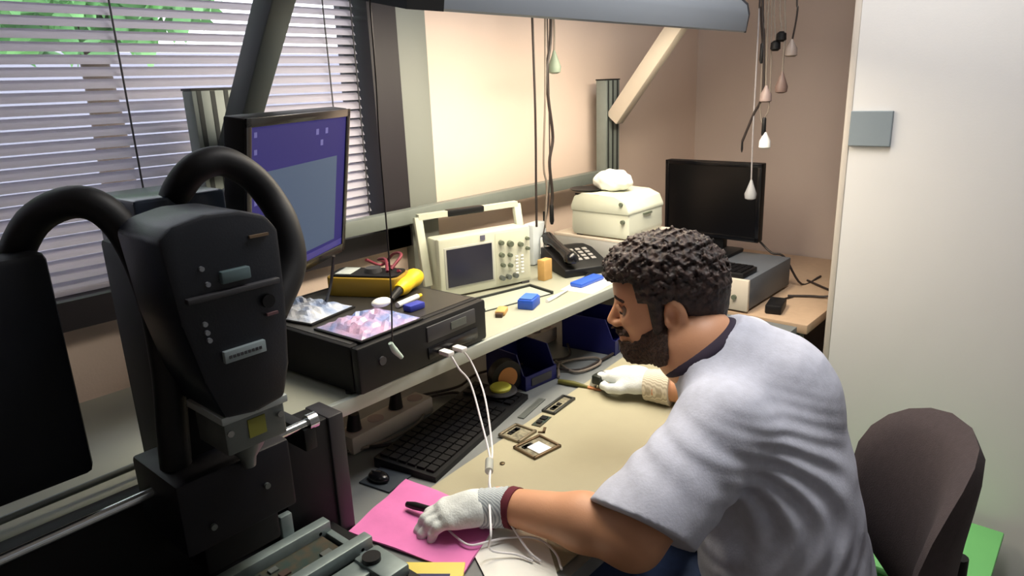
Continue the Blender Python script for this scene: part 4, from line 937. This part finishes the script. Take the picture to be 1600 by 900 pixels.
for sgn in (1, -1):
    ec = (-0.012, 0.080 * sgn, -0.014)
    er = np.stack([nrm(hf * 0.96 + hl * sgn * -0.12 - hu * 0.12), nrm(hl * sgn + hf * 0.2), nrm(hu + hf * 0.1)])
    head += [ell(H(*ec), (0.021, 0.010, 0.035), er, 0.006), ell(H(-0.005, 0.093 * sgn, -0.009), (0.012, 0.015, 0.021), er, 0.003, 's'), ell(H(-0.011, 0.084 * sgn, -0.042), (0.010, 0.007, 0.011), er, 0.006), ell(H(0.004, 0.084 * sgn, -0.020), (0.005, 0.005, 0.008), er, 0.004)]
# joints
LS = np.array([0.980, 0.425, 0.925]); RS = np.array([1.330, 0.535, 0.915])
LE = np.array([0.785, 0.470, 0.812]); LW = np.array([0.748, 0.705, 0.795])
RE = np.array([1.420, 0.560, 0.800]); RWr = np.array([1.322, 0.735, 0.790])
tf = nrm((-0.29, 0.957, 0)); tl = np.array([-tf[1], tf[0], 0]); tz = np.array([0, 0, 1.0])
lean = lambda a: np.stack([tl, nrm(tf * math.cos(a) - tz * math.sin(a)), nrm(tz * math.cos(a) + tf * math.sin(a))])
PV = np.array([1.150, 0.345, 0.55])
torso = [ell(PV, (0.185, 0.135, 0.13), lean(0)), ell((1.152, 0.372, 0.70), (0.165, 0.125, 0.17), lean(0.1), 0.05), ell((1.152, 0.425, 0.855), (0.175, 0.115, 0.15), lean(0.35), 0.05),
         cap(LS, RS, 0.062, None, 0.05), cap(nb, (1.152, 0.45, 0.93), 0.062, 0.08, 0.05)]
arms = [cap(LS, LE, 0.056, 0.045, 0.02), cap(LE, LE * 0.65 + LW * 0.35 + np.array([0.004, 0, 0.004]), 0.044, 0.043, 0.02), cap(LE * 0.65 + LW * 0.35 + np.array([0.004, 0, 0.004]), LW, 0.043, 0.028, 0.02),
        cap(RS, RE, 0.056, 0.044, 0.02), cap(RE, RE * 0.65 + RWr * 0.35, 0.044, 0.042, 0.02), cap(RE * 0.65 + RWr * 0.35, RWr, 0.042, 0.028, 0.02),
        cap(LW, LW + (np.array([0.690, 0.757, 0.790]) - LW) * 0.6, 0.025, 0.022, 0.01), cap(RWr, RWr + np.array([0.02, 0.04, 0.0]), 0.025, 0.022, 0.01)]
hipL = PV + 0.09 * tl + np.array([0, 0, -0.02]); hipR = PV - 0.09 * tl + np.array([0, 0, -0.02])
KL_ = np.array([0.965, 0.735, 0.56]); KR_ = np.array([1.19, 0.80, 0.56]); AL = np.array([0.98, 0.76, 0.10]); AR = np.array([1.20, 0.80, 0.10])
legs = [cap(hipL, KL_, 0.078, 0.052, 0.03), cap(hipR, KR_, 0.078, 0.052, 0.03), cap(KL_, AL, 0.05, 0.035, 0.02), cap(KR_, AR, 0.05, 0.035, 0.02)]
prims_body = torso + arms + legs + head
def f_body(X): return sdf(prims_body, X)
organic('body', skin, man, f_body, (0.68, 0.16, 0.06), (1.52, 0.88, 1.22), 0.0032)
# eyes and brows
for sgn in (1, -1):
    MB().ball(H(0.0785, 0.031 * sgn, -0.010), 0.0100).build('eyeball', mat('eye_white', (150, 132, 118), 0.3), man, world=True)
    MB().ball(H(0.0845, 0.033 * sgn, -0.0115), 0.0055).build('iris', mat('dark_iris', (40, 26, 20), 0.2), man, world=True)
    MB().tube([H(0.0935, 0.012 * sgn, 0.0125), H(0.0925, 0.03 * sgn, 0.0175), H(0.080, 0.047 * sgn, 0.011)], [0.004, 0.0048, 0.0025], 10).build('eyebrow', beard_m, man, world=True)
    MB().tube([H(0.0905, 0.020 * sgn, -0.0045), H(0.092, 0.031 * sgn, -0.0005), H(0.084, 0.044 * sgn, -0.007)], [0.0026, 0.0042, 0.0026], 8).build('upper_eyelid', skin, man, world=True)
# hair
def f_hair(X):
    P_ = (X - HC.astype(np.float32)) @ HR.T.astype(np.float32)
    d = sdf([HE((-0.004, 0, 0.042), (0.103, 0.085, 0.086)), HE((0.055, 0, 0.075), (0.052, 0.066, 0.034), 0.03), HE((0.078, 0.012, 0.062), (0.034, 0.045, 0.024), 0.015), HE((-0.050, 0, 0.012), (0.056, 0.072, 0.070), 0.03), HE((-0.050, 0, -0.030), (0.044, 0.060, 0.048), 0.03)], X)
    up_ = np.clip((P_[:, 2] - 0.0) / 0.06, 0.12, 1)
    d = d + (wob(X, 270, 0.0062, 0.3) + wob(X, 520, 0.0030, 1.0)) * up_
    face = np.maximum(0.052 - P_[:, 0] + (P_[:, 2] - 0.0) * 0.15, P_[:, 2] - 0.050)     # keep out of the face
    side = np.maximum.reduce([0.002 - P_[:, 0], P_[:, 2] - 0.012, np.full(len(X), -1.0, np.float32)])
    low = P_[:, 2] + 0.078 - np.clip(P_[:, 0] + 0.08, 0, 0.08) * 0.35
    ear = np.linalg.norm((P_ - np.array([-0.008, 0, -0.018])) * np.array([1, 0.1, 0.72]), axis=1) - 0.025
    d = np.maximum(d, -face); d = np.maximum(d, -(side)) ; d = np.maximum(d, -low) 
    d = np.maximum(d, -ear)
    sb = sdf([HCp((0.022, 0.071, 0.02), (0.018, 0.066, -0.045), 0.015, 0.012), HCp((0.022, -0.071, 0.02), (0.018, -0.066, -0.045), 0.015, 0.012)], X)
    return np.minimum(d, sb)
organic('hair', hair_m, man, f_hair, HC - 0.16, HC + 0.19, 0.0022, 0)
hp_ = head[:20]
def f_beard(X):
    P_ = (X - HC.astype(np.float32)) @ HR.T.astype(np.float32)
    d = sdf(torso[3:] + head[:20], X) - 0.0042 + wob(X, 420, 0.0020, 2.0)
    x, y_, z_ = P_[:, 0], np.abs(P_[:, 1]), P_[:, 2]
    w = wob(X, 230, 0.004, 0.5)
    top = z_ + 0.026 + np.clip(x - 0.022, 0, 0.05) * 0.95 + w            # upper line of the cheek beard
    back = 0.004 - x + np.clip(-z_ - 0.07, 0, 1) * 0.2 + w * 0.5
    under = -0.128 - z_
    mouth = 0.0
    m = np.maximum.reduce([top, back, under])
    lips = np.maximum.reduce([np.abs(z_ + 0.071) - 0.0065, y_ - 0.021, 0.07 - x])
    m = np.maximum(m, -lips)
    mous = np.maximum.reduce([np.abs(z_ + 0.056) - 0.0065, y_ - 0.032, 0.07 - x])
    neckcut = (-0.118 - z_) + np.clip(0.04 - x, 0, 1) * 0.8
    m = np.maximum(m, neckcut)
    return np.maximum(d, np.minimum(m, mous))
organic('beard', beard_m, man, f_beard, HC - np.array([.13, .13, .15]), HC + np.array([.12, .14, .03]), 0.0028, 0)

# T-shirt
def f_shirt(X):
    pr = [ell(PV + np.array([-0.006, 0.01, 0.02]), (0.198, 0.152, 0.13), lean(0)), ell((1.146, 0.382, 0.70), (0.194, 0.145, 0.18), lean(0.1), 0.06), ell((1.155, 0.420, 0.855), (0.196, 0.132, 0.155), lean(0.4), 0.06),
          cap(LS + np.array([0, 0, 0.004]), RS, 0.076, None, 0.05), cap(nb - NA * 0.012, (1.150, 0.43, 0.93), 0.072, 0.105, 0.05), cap((1.140, 0.47, 0.992), (1.155, 0.40, 0.93), 0.062, 0.09, 0.05),
          cap(LS, LE, 0.074, 0.082, 0.022), cap(RS, RE, 0.074, 0.080, 0.022)]
    d = sdf(pr, X)
    x, y_, z_ = X[:, 0], X[:, 1], X[:, 2]
    # folds: radiating from the armpit and hanging down the side
    sx = x * 0.65 - y_ * 0.76
    g1 = np.exp(-(((x - 1.00) / 0.10) ** 2 + ((y_ - 0.33) / 0.12) ** 2 + ((z_ - 0.80) / 0.11) ** 2))
    d = d + 0.0062 * g1 * np.sin(120 * sx + 55 * (z_ - 0.8) + 900 * (z_ - 0.8) ** 2)
    g2 = np.exp(-(((x - 0.87) / 0.08) ** 2 + ((z_ - 0.90) / 0.08) ** 2))
    d = d + 0.0022 * g2 * np.sin(90 * (sx + z_ * 0.9) + 2 * np.sin(40 * z_))
    d = d + 0.0018 * np.sin(62 * (x * 0.8 - y_ * 0.5) + 10 * z_ + 1.5 * np.sin(z_ * 24)) * np.clip((0.86 - z_) * 5, 0, 1)
    d = d + wob(X, 38, 0.0028, 0.4)
    ax = nrm(LE - LS); cutL = (X - (LS + (LE - LS) * 0.90).astype(np.float32)) @ nrm((-0.67, 0.0, -0.66)).astype(np.float32)
    nearL = np.where(x < 0.97, cutL, -1)
    d = np.maximum(d, np.where(nearL > -1, nearL, d))
    axr = nrm(RE - RS); cutR = (X - (RS + (RE - RS) * 0.75).astype(np.float32)) @ axr.astype(np.float32)
    d = np.maximum(d, np.where(x > 1.345, cutR, -1.0))
    d = np.maximum(d, 0.50 - z_)
    nc = ((X - nb.astype(np.float32)) @ NA.astype(np.float32)) - 0.006                   # neck opening
    d = np.maximum(d, np.where(np.linalg.norm(X - nb, axis=1) < 0.14, nc, -1.0))
    inn = sdf([cap(nb - NA * 0.05, nb + NA * 0.1, 0.060)], X)
    return np.maximum(d, np.where(nc > -0.03, -inn, -1.0))
NA = nrm((-0.24, 0.56, 0.79))
organic('t_shirt', shirt_m, man, f_shirt, (0.70, 0.10, 0.47), (1.54, 0.66, 1.10), 0.0042)
# neck trim: a flat ring lying on the opening
e1 = nrm(np.cross(NA, tf)); e2 = np.cross(NA, e1)
ring = []
for k in range(36):
    a = 2 * PI * k / 36; ring.append(nb + NA * 0.004 + 0.0745 * math.cos(a) * e1 + 0.0735 * math.sin(a) * e2)
mb = MB(); n = len(ring); sec = 10
for i, p in enumerate(ring):
    c = nb + NA * 0.004; o_ = nrm(p - c)
    for q in range(sec):
        a = 2 * PI * q / sec; mb.v.append(Vector(p + o_ * math.cos(a) * 0.006 + (NA * 0.8 - o_ * 0.5) * math.sin(a) * 0.0125))
for i in range(n):
    for q in range(sec):
        a = i * sec + q; b = i * sec + (q + 1) % sec; a2 = ((i + 1) % n) * sec + q; b2 = ((i + 1) % n) * sec + (q + 1) % sec
        mb.f.append([a, b, b2, a2])
mb.build('neck_trim', trim_m, man, world=True)
# jeans
def f_jean(X):
    d = sdf([ell(PV - np.array([0, 0, 0.01]), (0.192, 0.142, 0.105), lean(0)), cap(hipL, KL_, 0.092, 0.066, 0.03), cap(hipR, KR_, 0.092, 0.066, 0.03), cap(KL_, AL, 0.066, 0.055, 0.03), cap(KR_, AR, 0.066, 0.055, 0.03)], X)
    d = np.maximum(d, 0.08 - X[:, 2]); d = np.maximum(d, X[:, 2] - 0.66)
    return d + wob(X, 50, 0.003, 1)
organic('jeans', jean_m, man, f_jean, (0.84, 0.14, 0.06), (1.40, 0.90, 0.69), 0.007)
for A in (AL, AR):
    mb = MB().tube([A + np.array([0.01, -0.06, -0.055]), A + np.array([0, 0, -0.05]), A + np.array([-0.02, 0.08, -0.065]), A + np.array([-0.03, 0.16, -0.07])], [0.034, 0.045, 0.04, 0.028], 16)
    mb.build('shoe', mat('dark_shoe', (40, 38, 40), 0.6), man, world=True)

# gloves
def hand(name, m, W, F, U, S, spread, curl, thumb, s=1.0):
    """W wrist, F towards the fingers, U back of the hand, S towards the thumb side"""
    F = nrm(F); S = nrm(S - F * np.dot(S, F)); U2 = np.cross(F, S); U = U2 if np.dot(U2, U) > 0 else -U2
    p = lambda f, s_, u: W + (F * f + S * s_ + U * u) * s
    pr = [cap(p(0.0, 0, 0), p(0.035, 0, 0.002), 0.029 * s, 0.030 * s, 0.01),
          cap(p(0.035, 0.020, 0.002), p(0.082, 0.028, 0.002), 0.016 * s, 0.0135 * s, 0.02), cap(p(0.035, 0.006, 0.004), p(0.088, 0.009, 0.004), 0.017 * s, 0.0135 * s, 0.02),
          cap(p(0.035, -0.008, 0.003), p(0.084, -0.010, 0.003), 0.017 * s, 0.013 * s, 0.02), cap(p(0.033, -0.020, 0.0), p(0.076, -0.028, 0.0), 0.015 * s, 0.012 * s, 0.02)]
    fing = []
    for (bf, bs, bu, L, r), (c1_, c2_, c3_), sp in zip(((0.084, 0.029, 0.002, 0.068, .0105), (0.090, 0.0095, 0.004, 0.075, .0108), (0.086, -0.0105, 0.003, 0.070, .0103), (0.078, -0.029, 0.0, 0.056, .0092)), curl, spread):
        a = np.array([bf, bs, bu]); ang_ = 0; q = a; rr_ = r
        for seg_, c_ in ((0.45, c1_), (0.32, c2_), (0.25, c3_)):
            ang_ += c_; nq = q + L * seg_ * np.array([math.cos(ang_), math.sin(sp) * math.cos(ang_), -math.sin(ang_)])
            fing.append(cap(p(*q), p(*nq), rr_ * s, rr_ * 0.95 * s, 0.0045)); q = nq; rr_ *= 0.95
    tp = [p(*q) for q in thumb]
    th_ = [cap(tp[0], tp[1], 0.016 * s, 0.013 * s, 0.014), cap(tp[1], tp[2], 0.012 * s, 0.0115 * s, 0.004), cap(tp[2], tp[3], 0.0112 * s, 0.0098 * s, 0.004)]
    al = pr + fing + th_
    def f(X): return sdf(al, X) + wob(X, 130, 0.0012, 0.7)
    lo = np.min([np.minimum(q[1], q[2]) for q in al], 0) - 0.05; hi = np.max([np.maximum(q[1], q[2]) for q in al], 0) + 0.05
    return organic(name, m, man, f, lo, hi, 0.0022)
LF = nrm((-0.76, 0.65, -0.10))
h1 = hand('left_glove', glove_m, LW + LF * 0.012 + np.array([0, 0, 0.002]), LF, np.array([0, 0, 1.0]), np.array([0.65, 0.76, 0]), (-0.12, -0.03, 0.05, 0.14),
     ((0.25, 0.55, 0.35), (0.30, 0.6, 0.35), (0.30, 0.6, 0.35), (0.25, 0.6, 0.35)), ((0.025, 0.022, -0.006), (0.055, 0.046, -0.014), (0.085, 0.048, -0.024), (0.105, 0.040, -0.032)), 0.93)
RF = nrm((0.10, 0.99, -0.02))
h2 = hand('right_glove', glove_m, RWr + RF * 0.02 + np.array([0, 0, 0.005]), RF, np.array([0.1, 0, 1.0]), np.array([-1.0, 0.1, 0]), (0.10, 0.02, -0.05, -0.12),
     ((0.15, 0.45, 0.5), (0.4, 0.7, 0.5), (0.6, 0.8, 0.6), (0.6, 0.9, 0.6)), ((0.02, 0.022, -0.006), (0.045, 0.048, -0.010), (0.072, 0.056, -0.014), (0.098, 0.046, -0.018)), 1.0)
def cuff(nm, m, a, b, ra, rb, par):
    mb = MB(); a = Vector(a); b = Vector(b); ax_ = (b - a).normalized()
    nn_ = 24; pts = []; rs = []
    for i in range(13):
        t_ = i / 12; pts.append(a.lerp(b, t_)); rs.append((ra * (1 - t_) + rb * t_) + 0.0008 * math.sin(i * 2.4))
    return mb.tube(pts, rs, nn_, smooth=False).build(nm, m, par, world=True)
cuff('glove_cuff', cuff_m, LW + nrm(LE - LW) * 0.020, LW + LF * 0.034, 0.0335, 0.0325, h1)
cuff('glove_cuff', cuff2_m, RWr + nrm(RE - RWr) * 0.035, RWr + RF * 0.028, 0.043, 0.036, h2)
MB().tube([LW + nrm(LE - LW) * 0.020, LW + nrm(LE - LW) * 0.034], [0.0345, 0.0345], 24, smooth=False).build('maroon_hem', mat('maroon_knit', (96, 30, 44), 0.9), h1, world=True)
for q, (f_, s_) in enumerate(((0.052, 0.012), (0.060, -0.006), (0.066, 0.020))):
    c_ = LW + LF * f_ + nrm((0.65, 0.76, 0)) * s_ + np.array([0, 0, 0.0165])
    MB().ball(c_, (0.006, 0.004, 0.0025), 12, 8).build('grey_smudge', mat('smudge_grey', (110, 116, 118), 0.9), h1, world=True)
t = thing('spudger', 'small black tool tip held in the man\'s left gloved fingers', 'tool', (0.685, 0.835, 0.772))
MB().tube([(0.690, 0.815, 0.770), (0.683, 0.850, 0.768), (0.680, 0.866, 0.766)], [0.006, 0.007, 0.005], 12, smooth=False).build('tip', blk, t, world=True)
t = thing('dark_lighter', 'small dark block gripped between the right glove\'s thumb and finger', 'tool', (1.315, 0.87, 0.785))
MB().box(1.285, 1.325, 0.865, 0.89, 0.772, 0.795, 0.004).build('block', mat('green_black', (30, 36, 30), 0.5), t, world=True)
